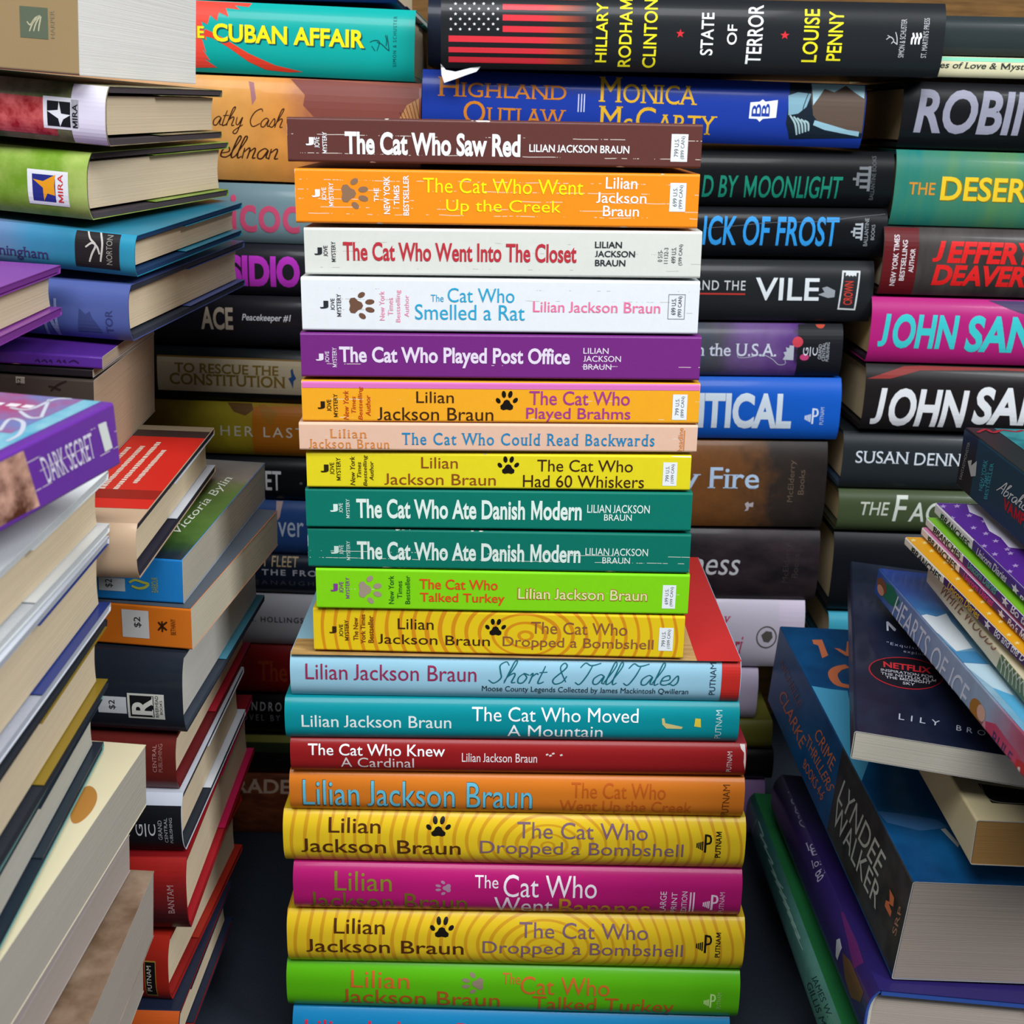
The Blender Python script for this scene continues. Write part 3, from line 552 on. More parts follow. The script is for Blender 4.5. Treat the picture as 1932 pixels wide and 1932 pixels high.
book('hc', 0.21323, 0.01673, 0.14500, (-0.10127, 0.53289, 0.16822, 0.00987, -0.0, -0.00226), ('plain', '#8c1a1c'), '#5c1414', '#e4d0b0',
     'thin dark red hardcover under the teal hardcover', 'books in the central stack', [('t', 'title', 'S', 2, '#f2f3f4', [831, 1475, 7217, 1475, 7217, 920, 831, 920], 'The Cat Who Knew', {'bold': 0.006}),
  ('t', 'title', 'S', 2, '#cfc4c4', [2346, 826, 5766, 826, 5766, 296, 2346, 296], 'A Cardinal', {}),
  ('t', 'author_name', 'S', 2, '#e4d6d6', [8008, 1123, 11523, 1123, 11523, 663, 8008, 663], 'Lilian Jackson Braun', {'bold': 0.004}),
  ('p','lettering_wear','S',1,'#d8c8c4',[(11919,1112),(12025,1150),(12062,1076),(11945,1036)]),
  ('p','lettering_wear','S',1,'#d8c8c4',[(12074,1064),(12179,1103),(12216,1027),(12099,987)]),
  ('p','lettering_wear','S',1,'#d8c8c4',[(12201,1165),(12307,1203),(12344,1130),(12227,1091)]),
  ('p','lettering_wear','S',1,'#d8c8c4',[(12580,1096),(12685,1134),(12723,1060),(12606,1020)]),
  ('t', 'publisher_mark', 'S', 2, '#c8b0b0', [20412, 1348, 20649, 1348, 20649, 286, 20412, 286], 'PUTNAM', {'rot': 1}),
  ('p','lettering_wear','S',1,'#cfc6c2',[(20995,1696),(21234,1673),(21367,80),(21195,824),(21193,1301),(21053,1470)])])
book('hc', 0.21522, 0.02047, 0.14500, (-0.10274, 0.53524, 0.14604, -0.0013, -0.0, -0.00191), ('plain', '#cc7220'), '#4c3c8c', '#e4d0b0',
     'orange hardcover with large pale blue lettering in the central stack', 'books in the central stack', [('t', 'author_name', 'S', 2, '#4a4030', [612, 1704, 11505, 1704, 11505, 262, 612, 262], 'Lilian Jackson Braun', {'bold': 0.012}),
  ('t', 'author_name', 'S', 3, '#62b4cc', [637, 1682, 11481, 1682, 11481, 338, 637, 338], 'Lilian Jackson Braun', {}),
  ('t', 'title', 'S', 2, '#b8561a', [13345, 1780, 17791, 1780, 17791, 1009, 13345, 1009], 'The Cat Who', {}),
  ('t', 'title', 'S', 2, '#b8561a', [12810, 906, 19059, 906, 19059, 62, 12810, 62], 'Went Up the Creek', {}),
  ('t', 'publisher_mark', 'S', 2, '#6a3810', [20486, 1793, 20820, 1793, 20820, 90, 20486, 90], 'PUTNAM', {'rot': 1})])
book('hc', 0.22133, 0.02766, 0.14500, (-0.1066, 0.53527, 0.11735, -0.00194, -0.0, -0.00128), ('rings', '#dcb822', '#c8941c'), '#4c3c8c', '#e4d0b0',
     'yellow swirl-patterned hardcover between the orange and the magenta hardcovers', 'books in the central stack', [('t', 'author_name', 'S', 2, '#4c2a10', [2188, 2492, 4673, 2492, 4673, 1778, 2188, 1778], 'Lilian', {'bold': 0.004}),
  ('t', 'author_name', 'S', 2, '#4c2a10', [850, 1440, 8506, 1440, 8506, 675, 850, 675], 'Jackson Braun', {'bold': 0.004}),
  ('s','paw_print','S',1,'#17130f',[6868,2609,8014,2609,8014,1664,6868,1664],'paw'),
  ('t', 'title', 'S', 2, '#7a5c6c', [11211, 2456, 17444, 2456, 17444, 1675, 11211, 1675], 'The Cat Who', {}),
  ('t', 'title', 'S', 2, '#7a5c6c', [9438, 1502, 19183, 1502, 19183, 588, 9438, 588], 'Dropped a Bombshell', {}),
  ('s','publisher_mark','S',2,'#17130f',[19793,2050,20518,2050,20518,1087,19793,1087],'put'),
  ('t', 'publisher_mark', 'S', 2, '#17130f', [20702, 2180, 20980, 2180, 20980, 810, 20702, 810], 'PUTNAM', {'bold': 0.012, 'rot': 1})])
book('hc', 0.21755, 0.02528, 0.14500, (-0.10257, 0.53466, 0.0912, 0.00116, -0.0, -0.00075), ('plain', '#ac1868'), '#2c2c30', '#e4d0b0',
     'magenta hardcover with large white title in the central stack', 'books in the central stack', [('t', 'author_name', 'S', 2, '#7c7c24', [2007, 2222, 4780, 2222, 4780, 1243, 2007, 1243], 'Lilian', {}),
  ('t', 'author_name', 'S', 2, '#6c5c20', [754, 1160, 8429, 1160, 8429, 111, 754, 111], 'Jackson Braun', {}),
  ('s','paw_print','S',1,'#a07890',[6895,1860,7666,1860,7666,1110,6895,1110],'pawl'),
  ('t', 'title', 'S', 2, '#e8dce4', [8811, 2160, 9947, 2160, 9947, 1517, 8811, 1517], 'The', {}),
  ('t', 'title', 'S', 2, '#e8dce4', [10195, 2202, 14718, 2202, 14718, 1051, 10195, 1051], 'Cat Who', {}),
  ('t', 'title', 'S', 2, '#d8c4d0', [9756, 1033, 12608, 1033, 12608, -24, 9756, -24], 'Went', {}),
  ('t', 'title', 'S', 2, '#b07c24', [12917, 1012, 17346, 1012, 17346, -101, 12917, -101], 'Bananas', {}),
  ('t', 'blurb', 'S', 2, '#e0c4d4', [17810, 1512, 18117, 1512, 18117, 276, 17810, 276], 'LARGE', {'rot': 1}),
  ('t', 'blurb', 'S', 2, '#e0c4d4', [18364, 1481, 18634, 1481, 18634, 246, 18364, 246], 'PRINT', {'rot': 1}),
  ('t', 'blurb', 'S', 2, '#e0c4d4', [18854, 1533, 19124, 1533, 19124, 183, 18854, 183], 'EDITION', {'rot': 1}),
  ('s','blurb','S',2,'#e0c4d4',[19246,1497,19320,1497,19320,274,19246,274],'r'),
  ('s','blurb','S',2,'#e0c4d4',[19405,1501,19479,1501,19479,280,19405,280],'r'),
  ('s','publisher_mark','S',2,'#e0c4d4',[19896,1378,20632,1378,20632,458,19896,458],'put'),
  ('t', 'publisher_mark', 'S', 2, '#d8a8c0', [20693, 1528, 20938, 1528, 20938, 255, 20693, 255], 'PUTNAM', {'rot': 1})])
book('hc', 0.22502, 0.02967, 0.14500, (-0.10668, 0.53556, 0.05951, -0.00348, -0.0, -0.00171), ('rings', '#dcb822', '#c8941c'), '#4c3c8c', '#e4d0b0',
     'yellow swirl-patterned hardcover between the magenta and the lime green hardcovers', 'books in the central stack', [('t', 'author_name', 'S', 2, '#4c2a10', [2317, 2652, 4823, 2652, 4823, 1915, 2317, 1915], 'Lilian', {'bold': 0.004}),
  ('t', 'author_name', 'S', 2, '#4c2a10', [931, 1585, 8700, 1585, 8700, 820, 931, 820], 'Jackson Braun', {'bold': 0.004}),
  ('s','paw_print','S',1,'#17130f',[7054,2791,8194,2791,8194,1796,7054,1796],'paw'),
  ('t', 'title', 'S', 2, '#7a5c6c', [11430, 2648, 17747, 2648, 17747, 1883, 11430, 1883], 'The Cat Who', {}),
  ('t', 'title', 'S', 2, '#7a5c6c', [9633, 1656, 19495, 1656, 19495, 738, 9633, 738], 'Dropped a Bombshell', {}),
  ('s','publisher_mark','S',2,'#17130f',[20122,2230,20891,2230,20891,1225,20122,1225],'put'),
  ('t', 'publisher_mark', 'S', 2, '#17130f', [21079, 2340, 21327, 2340, 21327, 984, 21079, 984], 'PUTNAM', {'bold': 0.012, 'rot': 1})])
book('hc', 0.22644, 0.02665, 0.14500, (-0.10835, 0.53807, 0.03162, -0.01465, -0.0, -0.00123), ('plain', '#58b010'), '#2c5c2c', '#e4d0b0',
     'lime green hardcover with orange lettering near the foot of the central stack', 'books in the central stack', [('t', 'author_name', 'S', 2, '#c8642a', [3231, 2328, 6162, 2328, 6162, 1427, 3231, 1427], 'Lilian', {}),
  ('t', 'author_name', 'S', 2, '#a85420', [2770, 1346, 10692, 1346, 10692, 418, 2770, 418], 'Jackson Braun', {}),
  ('s','paw_print','S',1,'#8a7c68',[8787,2352,9897,2352,9897,1277,8787,1277],'pawl'),
  ('t', 'title', 'S', 2, '#c8642a', [10823, 2385, 11705, 2385, 11705, 1860, 10823, 1860], 'The', {}),
  ('t', 'title', 'S', 2, '#c8642a', [11724, 2270, 16154, 2270, 16154, 1308, 11724, 1308], 'Cat Who', {}),
  ('t', 'title', 'S', 2, '#b85a20', [12340, 1211, 19417, 1211, 19417, -8, 12340, -8], 'Talked Turkey', {}),
  ('s','publisher_mark','S',2,'#c0e090',[20873,1619,21464,1619,21464,795,20873,795],'put'),
  ('t', 'publisher_mark', 'S', 2, '#98c468', [21526, 1705, 21752, 1705, 21752, 709, 21526, 709], 'PUTNAM', {'rot': 1})])
book('hc', 0.22084, 0.03080, 0.14500, (-0.10597, 0.53674, 0.0, -0.00855, -0.0, -0.00086), ('plain', '#157cb0'), '#1c4c7c', '#e4d0b0',
     'blue hardcover with red lettering, lowest of the central stack', 'books in the central stack', [('t', 'author_name', 'S', 2, '#c82c4c', [625, 2585, 11375, 2585, 11375, 1824, 625, 1824], 'Lilian Jackson Braun', {'bold': 0.006})])

# books in the back left column
book('hc', 0.20000, 0.02612, 0.15500, (-0.26914, 0.75218, 0.52486, -0.00089, -0.0, 0.01054), ('plain', '#1c2c74'), '#14182c', '#e4d0b0',
     'dark blue hardcover cut by the frame, on top of the turquoise hardcover', 'books in the back left column', [])
book('hc', 0.23600, 0.03759, 0.15500, (-0.29542, 0.75019, 0.48765, -0.00079, 0.0, 0.02629), ('plain', '#0ea49c'), '#c8ccc4', '#e4d0b0',
     'bright turquoise hardcover with yellow capital lettering in the back left column', 'books in the back left column', [('p','cover_art','S',1,'#e2412c',[(11989,2251),(12326,2129),(13143,1755),(14390,1078),(15822,528),(17367,249),(16574,196),(15304,268),(14363,647),(13278,1349),(12367,1812),(11931,1884)]),
  ('p','cover_art','S',1,'#e8483a',[(11431,3942),(12207,3931),(14540,3714),(14372,3514),(13589,3573),(13903,3350),(13122,3409),(13296,2950),(12754,3158),(12671,2693),(12277,2997),(12138,2486),(11799,2654),(12071,1661),(11802,1787),(12025,1019),(11766,1282),(12206,616),(11827,736),(12552,267),(11363,215)]),
  ('t', 'title', 'S', 2, '#0a5a58', [10449, 2357, 11964, 2357, 11964, 1730, 10449, 1730], 'THE', {'bold': 0.03}),
  ('t', 'title', 'S', 3, '#f2dc1c', [10431, 2392, 11946, 2392, 11946, 1765, 10431, 1765], 'THE', {'bold': 0.03}),
  ('t', 'title', 'S', 2, '#0b4e50', [12498, 2493, 20908, 2493, 20908, 1559, 12498, 1559], 'CUBAN AFFAIR', {'bold': 0.03}),
  ('t', 'title', 'S', 3, '#f6e01a', [12422, 2581, 20829, 2581, 20829, 1628, 12422, 1628], 'CUBAN AFFAIR', {'bold': 0.03}),
  ('k','publisher_mark','S',2,'#0d4a4c',[[(21123,1971),(21413,2075),(21658,1995),(21518,1530)],[(21512,1988),(21756,1908),(22022,1690),(22200,1560)],[(21972,2374),(22055,2104),(22021,1809)],[(21222,1774),(21420,1526)],[(22069,2379),(22134,2016),(22200,1560)]],47),
  ('t', 'publisher_mark', 'S', 2, '#0d5a5c', [22406, 3394, 22601, 3394, 22601, 749, 22406, 749], 'SIMON & SCHUSTER', {'spacing': 1.35, 'rot': 1})])
book('hc', 0.24000, 0.05669, 0.15500, (-0.29638, 0.74945, 0.42872, 0.00226, 0.0, 0.0197), ('grad', 'x', [(0, '#c88c64'), (0.35, '#e8b07c'), (0.55, '#eca858'), (0.68, '#e09444'), (0.76, '#a05c48'), (1, '#8c4434')], 14), '#3c2c24', '#e4d0b0',
     'thick orange and mauve hardcover with dark script, under the turquoise hardcover', 'books in the back left column', [('t', 'author_name', 'S', 2, '#3a1a12', [12279, 4051, 16336, 4051, 16336, 2547, 12279, 2547], 'athy Cash', {'script': 1, 'sh': 0.3, 'bold': 0.06}),
  ('t', 'author_name', 'S', 2, '#3a1a12', [12629, 2502, 15943, 2502, 15943, 1215, 12629, 1215], 'ellman', {'script': 1, 'sh': 0.3, 'bold': 0.06}),
  ('p','cover_art','S',1,'#9c6a70',[(14281,5428),(14581,5363),(14730,4520),(14516,4136),(14407,4885)]),
  ('p','cover_art','S',0,'#7a4038',[(16531,5722),(23851,5435),(23906,3738),(17971,3654),(17377,4245),(17464,4813)]),
  ('p','cover_art','S',1,'#b07a4c',[(22721,3598),(23197,4466),(23876,4869),(23910,3548)]),
  ('k','cover_art','S',2,'#4a2418',[[(22811,4074),(23067,3611)]],48),
  ('k','cover_art','S',2,'#4a2418',[[(22986,4213),(23245,3618)]],48),
  ('k','cover_art','S',2,'#4a2418',[[(23161,4352),(23423,3625)]],48),
  ('k','cover_art','S',2,'#4a2418',[[(23335,4490),(23601,3631)]],48),
  ('k','cover_art','S',2,'#4a2418',[[(23509,4629),(23779,3638)]],48),
  ('k','cover_art','S',2,'#4a2418',[[(23682,4767),(23957,3645)]],48)])
book('hc', 0.23600, 0.03344, 0.15500, (-0.29341, 0.75008, 0.39264, -0.00033, -0.0, 0.01247), ('plain', '#6c848c'), '#2c3438', '#e4d0b0',
     'slate blue hardcover with rose serif letters in the back left column', 'books in the back left column', [('t', 'title', 'S', 2, '#c04a6c', [12679, 2722, 16737, 2722, 16737, 622, 12679, 622], 'icoc', {'serif': 1, 'bold': 0.012})])
book('hc', 0.23600, 0.02954, 0.15500, (-0.29414, 0.75037, 0.36238, -0.00158, 0.0, 0.01127), ('plain', '#1e1e25'), '#1c1c20', '#e4d0b0',
     'charcoal hardcover with purple block capitals in the back left column', 'books in the back left column', [('t', 'title', 'S', 2, '#b030b4', [12550, 2319, 16750, 2319, 16750, 497, 12550, 497], 'SIDIO', {'bold': 0.05})])
book('hc', 0.23600, 0.02970, 0.15500, (-0.29489, 0.75023, 0.33117, -0.00096, -0.0, 0.00614), ('plain', '#1d1c22'), '#1c1c20', '#e4d0b0',
     'black hardcover with small white italics in the back left column', 'books in the back left column', [('t', 'title', 'S', 2, '#b8aa98', [10894, 2313, 12789, 2313, 12789, 979, 10894, 979], 'ACE', {'bold': 0.03}),
  ('t', 'subtitle', 'S', 2, '#dcdce4', [13325, 1958, 16221, 1958, 16221, 1451, 13325, 1451], 'Peacekeeper #1', {'shear': 0.2, 'bold': 0.012})])
book('hc', 0.23600, 0.03195, 0.15500, (-0.29561, 0.75078, 0.29892, -0.00332, -0.0, 0.0196), ('plain', '#151b1e'), '#1c1c20', '#e4d0b0',
     'dark hardcover with a cream title panel and gold serif capitals', 'books in the back left column', [('s','cover_art','S',1,'#b9a98e',[8147,2676,17358,2676,17358,578,8147,578],'r'),
  ('s','cover_art','S',2,'#7a5c20',[8154,2704,17345,2704,17345,2612,8154,2612],'r'),
  ('t', 'title', 'S', 2, '#7a6224', [9194, 2307, 15411, 2307, 15411, 1714, 9194, 1714], 'TO RESCUE THE', {'serif': 1, 'bold': 0.02}),
  ('t', 'title', 'S', 2, '#7a6224', [8872, 1684, 15825, 1684, 15825, 974, 8872, 974], 'CONSTITUTION', {'serif': 1, 'bold': 0.02}),
  ('p','publisher_mark','S',2,'#2c4a7c',[(15997,1587),(16176,1694),(16130,2089),(16257,2211),(16316,1899),(16470,1606),(16310,1439),(16261,971),(16150,1292)])])
book('hc', 0.23600, 0.03251, 0.15500, (-0.29645, 0.75043, 0.26526, -0.00181, -0.0, 0.01675), ('grad', 'x', [(0, '#5c4420'), (0.4, '#7c6020'), (0.52, '#b4a428'), (0.66, '#b08428'), (1, '#a06420')], 10), '#3c2c1c', '#e4d0b0',
     'ochre and orange hardcover with thin white capitals in the back left column', 'books in the back left column', [('t', 'title', 'S', 2, '#d8d0c0', [11863, 1887, 16952, 1887, 16952, 1254, 11863, 1254], 'HER LAST', {'spacing': 1.3}),
  ('p','cover_art','S',1,'#6a4a20',[(12204,3255),(13700,3259),(13848,2870),(13369,2527),(12663,2739)]),
  ('p','cover_art','S',1,'#a06a20',[(14116,3144),(14506,3198),(15350,2737),(14863,1936),(14466,2421)]),
  ('p','cover_art','S',0,'#b06818',[(13780,3046),(17404,3160),(17383,194),(13801,158)])])
book('hc', 0.23600, 0.02621, 0.15500, (-0.29718, 0.75094, 0.23727, -0.00396, 0.0, 0.01355), ('plain', '#16191c'), '#1c1c20', '#e4d0b0',
     'black hardcover with white capitals, under the ochre hardcover', 'books in the back left column', [('t', 'title', 'S', 2, '#e0e0e2', [14536, 1872, 15506, 1872, 15506, 638, 14536, 638], 'ET', {'bold': 0.012}),
  ('t', 'title', 'S', 2, '#a0a0a4', [16635, 1241, 16817, 1241, 16817, 1057, 16635, 1057], '*', {})])
book('hc', 0.23600, 0.03456, 0.15500, (-0.29737, 0.75152, 0.20207, -0.00646, -0.0, 0.01859), ('plain', '#2c5090'), '#1c2c50', '#e4d0b0',
     'mid blue hardcover with pale lettering in the back left column', 'books in the back left column', [('t', 'author_name', 'S', 2, '#c4d2e8', [15212, 2214, 16798, 2214, 16798, 1257, 15212, 1257], 'ver', {}),
  ('p','cover_art','S',0,'#c0a4a0',[(15047,3499),(15477,3516),(15320,2529),(15117,2210)])])
book('hc', 0.23600, 0.02502, 0.15500, (-0.29744, 0.75137, 0.17576, -0.00579, 0.0, 0.01537), ('plain', '#1c2638'), '#14182c', '#e4d0b0',
     'navy hardcover with rows of cream and grey capitals, under the mid blue hardcover', 'books in the back left column', [('t', 'author_name', 'S', 2, '#d0b890', [12944, 2448, 16373, 2448, 16373, 1822, 12944, 1822], 'LOST FLEET', {'bold': 0.004}),
  ('t', 'title', 'S', 2, '#c8ccd8', [14093, 1656, 18744, 1656, 18744, 1265, 14093, 1265], 'THE FRONT', {'spacing': 1.3, 'bold': 0.02}),
  ('t', 'subtitle', 'S', 2, '#585c68', [13139, 918, 17907, 918, 17907, 620, 13139, 620], 'REANAUGHT', {'spacing': 1.4})])
book('hc', 0.23600, 0.03433, 0.15500, (-0.29868, 0.75181, 0.14013, -0.00767, -0.0, 0.01793), ('plain', '#c8c8d0'), '#8c8c90', '#e4d0b0',
     'pale grey hardcover with spaced black capitals in the back left column', 'books in the back left column', [('t', 'author_name', 'S', 2, '#2c2e36', [13134, 2049, 17320, 2049, 17320, 1673, 13134, 1673], '.B. HOLLINGSW', {'spacing': 1.25, 'bold': 0.016})])
book('hc', 0.23600, 0.03325, 0.15500, (-0.29952, 0.75248, 0.10624, -0.01049, -0.0, 0.02202), ('plain', '#9c1c20'), '#5c1414', '#e4d0b0',
     'red hardcover under the pale grey hardcover in the back left column', 'books in the back left column', [('t', 'title', 'S', 2, '#c04824', [13775, 2406, 15653, 2406, 15653, 998, 13775, 998], 'The', {'serif': 1, 'bold': 0.012})])
book('hc', 0.23600, 0.02761, 0.15500, (-0.30038, 0.75177, 0.07663, -0.0075, 0.0, 0.01476), ('plain', '#0e0e11'), '#101014', '#e4d0b0',
     'black hardcover with two lines of spaced capitals, under the red hardcover', 'books in the back left column', [('t', 'author_name', 'S', 2, '#c8c8cc', [12817, 2325, 15280, 2325, 15280, 1758, 12817, 1758], 'ANDRO', {'spacing': 1.5, 'bold': 0.004}),
  ('t', 'subtitle', 'S', 2, '#8c8c92', [12697, 1494, 15187, 1494, 15187, 1046, 12697, 1046], 'OVEL BY', {'spacing': 1.5})])
book('hc', 0.23600, 0.02776, 0.15500, (-0.3009, 0.75069, 0.04646, -0.00294, 0.0, 0.00547), ('plain', '#14170f'), '#101410', '#e4d0b0',
     'black hardcover with an olive stripe in the back left column', 'books in the back left column', [('s','cover_art','S',1,'#8a8a3c',[0,2720,23600,2720,23600,2332,0,2332],'r'),
  ('s','cover_art','S',0,'#2c3820',[0,2332,23600,2332,23600,1666,0,1666],'r')])
book('hc', 0.23600, 0.04467, 0.15500, (-0.3019, 0.75062, 1e-05, -0.00264, -0.0, 0.00426), ('noise', '#9c5430', '#5c2c1c', 30, (1, 1, 3)), '#2c1814', '#e4d0b0',
     'rust brown hardcover with grey serif capitals, lowest of the back left column', 'books in the back left column', [('t', 'title', 'S', 2, '#d0b098', [12061, 4148, 15831, 4148, 15831, 3249, 12061, 3249], 'RADE', {'serif': 1, 'bold': 0.02})])

# books in the back middle column
book('hc', 0.27045, 0.03752, 0.11000, (-0.04298, 0.72584, 0.48833, 0.01319, -0.0, -0.00043), ('plain', '#1e2023'), '#1c1c20', '#e4d0b0',
     'black hardcover with a flag print on its spine, on top at the back', 'books in the back middle column', [('s','flag_print','S',1,'#e8e8ec',[421,3592,608,3592,608,3408,421,3408],'star'),
  ('s','flag_print','S',1,'#e8e8ec',[922,3602,1109,3602,1109,3418,922,3418],'star'),
  ('s','flag_print','S',1,'#e8e8ec',[1422,3611,1610,3611,1610,3427,1422,3427],'star'),
  ('s','flag_print','S',1,'#e8e8ec',[1923,3621,2111,3621,2111,3437,1923,3437],'star'),
  ('s','flag_print','S',1,'#e8e8ec',[2424,3631,2612,3631,2612,3447,2424,3447],'star'),
  ('s','flag_print','S',1,'#e8e8ec',[2926,3641,3113,3641,3113,3456,2926,3456],'star'),
  ('s','flag_print','S',1,'#e8e8ec',[680,3331,867,3331,867,3150,680,3150],'star'),
  ('s','flag_print','S',1,'#e8e8ec',[1180,3340,1367,3340,1367,3160,1180,3160],'star'),
  ('s','flag_print','S',1,'#e8e8ec',[1681,3350,1868,3350,1868,3169,1681,3169],'star'),
  ('s','flag_print','S',1,'#e8e8ec',[2181,3360,2368,3360,2368,3179,2181,3179],'star'),
  ('s','flag_print','S',1,'#e8e8ec',[2682,3369,2869,3369,2869,3189,2682,3189],'star'),
  ('s','flag_print','S',1,'#e8e8ec',[432,3065,619,3065,619,2887,432,2887],'star'),
  ('s','flag_print','S',1,'#e8e8ec',[932,3074,1119,3074,1119,2896,932,2896],'star'),
  ('s','flag_print','S',1,'#e8e8ec',[1432,3084,1619,3084,1619,2906,1432,2906],'star'),
  ('s','flag_print','S',1,'#e8e8ec',[1933,3093,2120,3093,2120,2915,1933,2915],'star'),
  ('s','flag_print','S',1,'#e8e8ec',[2433,3103,2621,3103,2621,2924,2433,2924],'star'),
  ('s','flag_print','S',1,'#e8e8ec',[2934,3112,3121,3112,3121,2934,2934,2934],'star'),
  ('s','flag_print','S',1,'#e8e8ec',[687,2812,874,2812,874,2635,687,2635],'star'),
  ('s','flag_print','S',1,'#e8e8ec',[1188,2821,1375,2821,1375,2644,1188,2644],'star'),
  ('s','flag_print','S',1,'#e8e8ec',[1688,2830,1876,2830,1876,2654,1688,2654],'star'),
  ('s','flag_print','S',1,'#e8e8ec',[2189,2840,2376,2840,2376,2663,2189,2663],'star'),
  ('s','flag_print','S',1,'#e8e8ec',[2690,2849,2877,2849,2877,2672,2690,2672],'star'),
  ('s','flag_print','S',1,'#e8e8ec',[436,2551,624,2551,624,2375,436,2375],'star'),
  ('s','flag_print','S',1,'#e8e8ec',[937,2560,1125,2560,1125,2384,937,2384],'star'),
  ('s','flag_print','S',1,'#e8e8ec',[1438,2570,1626,2570,1626,2394,1438,2394],'star'),
  ('s','flag_print','S',1,'#e8e8ec',[1939,2579,2127,2579,2127,2403,1939,2403],'star'),
  ('s','flag_print','S',1,'#e8e8ec',[2441,2588,2628,2588,2628,2412,2441,2412],'star'),
  ('s','flag_print','S',1,'#e8e8ec',[2942,2597,3129,2597,3129,2421,2942,2421],'star'),
  ('s','flag_print','S',1,'#e8e8ec',[691,2301,878,2301,878,2125,691,2125],'star'),
  ('s','flag_print','S',1,'#e8e8ec',[1192,2310,1380,2310,1380,2134,1192,2134],'star'),
  ('s','flag_print','S',1,'#e8e8ec',[1694,2319,1881,2319,1881,2143,1694,2143],'star'),
  ('s','flag_print','S',1,'#e8e8ec',[2195,2328,2383,2328,2383,2153,2195,2153],'star'),
  ('s','flag_print','S',1,'#e8e8ec',[2697,2338,2885,2338,2885,2162,2697,2162],'star'),
  ('s','flag_print','S',1,'#e8e8ec',[438,2041,626,2041,626,1865,438,1865],'star'),
  ('s','flag_print','S',1,'#e8e8ec',[940,2050,1128,2050,1128,1874,940,1874],'star'),
  ('s','flag_print','S',1,'#e8e8ec',[1443,2060,1630,2060,1630,1884,1443,1884],'star'),
  ('s','flag_print','S',1,'#e8e8ec',[1945,2069,2132,2069,2132,1893,1945,1893],'star'),
  ('s','flag_print','S',1,'#e8e8ec',[2447,2078,2635,2078,2635,1902,2447,1902],'star'),
  ('s','flag_print','S',1,'#e8e8ec',[2949,2087,3137,2087,3137,1911,2949,1911],'star'),
  ('s','flag_print','S',1,('fade',),[3275,3838,8083,3838,8083,3545,3275,3545],'r'),
  ('s','flag_print','S',1,('fade',),[3284,3271,8082,3271,8082,2984,3284,2984],'r'),
  ('s','flag_print','S',1,('fade',),[3292,2735,8094,2735,8094,2435,3292,2435],'r'),
  ('s','flag_print','S',1,('fade',),[3301,2171,8114,2171,8114,1863,3301,1863],'r'),
  ('s','flag_print','S',1,('fade',),[412,1634,8134,1634,8134,1325,412,1325],'r'),
  ('s','flag_print','S',1,('fade',),[411,1061,8157,1061,8157,796,411,796],'r'),
  ('s','flag_print','S',1,('fade',),[406,577,8186,577,8186,296,406,296],'r'),
  ('t', 'author_name', 'S', 2, '#e8dc28', [8305, 3445, 8917, 3445, 8917, 435, 8305, 435], 'HILLARY', {'bold': 0.012, 'rot': 1}),
  ('t', 'author_name', 'S', 2, '#e8dc28', [9544, 3662, 10232, 3662, 10232, 231, 9544, 231], 'RODHAM', {'bold': 0.012, 'rot': 1}),
  ('t', 'author_name', 'S', 2, '#e8dc28', [10862, 3662, 11578, 3662, 11578, 203, 10862, 203], 'CLINTON', {'bold': 0.012, 'rot': 1}),
  ('s','cover_art','S',1,'#d83038',[12590,2188,13061,2188,13061,1720,12590,1720],'star'),
  ('t', 'title', 'S', 2, '#f2f3f4', [13937, 3038, 14616, 3038, 14616, 890, 13937, 890], 'STATE', {'bold': 0.012, 'rot': 1}),
  ('t', 'title', 'S', 2, '#f2f3f4', [15343, 2459, 15872, 2459, 15872, 1444, 15343, 1444], 'OF', {'bold': 0.012, 'rot': 1}),
  ('t', 'title', 'S', 2, '#f2f3f4', [16415, 3484, 17256, 3484, 17256, 490, 16415, 490], 'TERROR', {'bold': 0.012, 'rot': 1}),
  ('s','cover_art','S',1,'#d83038',[18186,2200,18699,2200,18699,1745,18186,1745],'star'),
  ('t', 'author_name', 'S', 2, '#e8dc28', [19442, 3328, 20266, 3328, 20266, 644, 19442, 644], 'LOUISE', {'bold': 0.012, 'rot': 1}),
  ('t', 'author_name', 'S', 2, '#e8dc28', [20771, 3242, 21551, 3242, 21551, 733, 20771, 733], 'PENNY', {'bold': 0.012, 'rot': 1}),
  ('k','publisher_mark','S',2,'#b8babe',[[(23914,1861),(24123,1990),(24317,1827),(24202,1659)],[(24278,1785),(24421,1688),(24517,1623)],[(24380,2243),(24481,1955),(24519,1607)],[(23963,2070),(24123,1990)]],51),
  ('t', 'publisher_mark', 'S', 2, '#b8babe', [24643, 2906, 24945, 2906, 24945, 965, 24643, 965], 'SIMON & SCHUSTER', {'rot': 1}),
  ('k','publisher_mark','S',2,'#e8e8ea',[[(25289,1637),(25301,1928),(25380,2013),(25322,2219)]],112),
  ('k','publisher_mark','S',2,'#e8e8ea',[[(25484,1641),(25496,1932),(25575,2016),(25517,2223)]],112),
  ('k','publisher_mark','S',2,'#e8e8ea',[[(25679,1644),(25691,1935),(25770,2020),(25712,2226)]],112),
  ('t', 'publisher_mark', 'S', 2, '#b8babe', [25864, 2979, 26166, 2979, 26166, 970, 25864, 970], "ST. MARTIN'S PRESS", {'rot': 1}),
  ('p','torn_paper','S',3,'#e6e8ea',[(-25,219),(254,-94),(778,-174),(1636,47),(2132,100),(1923,-154),(1352,-345),(780,-554),(160,-765),(16,-342)])])
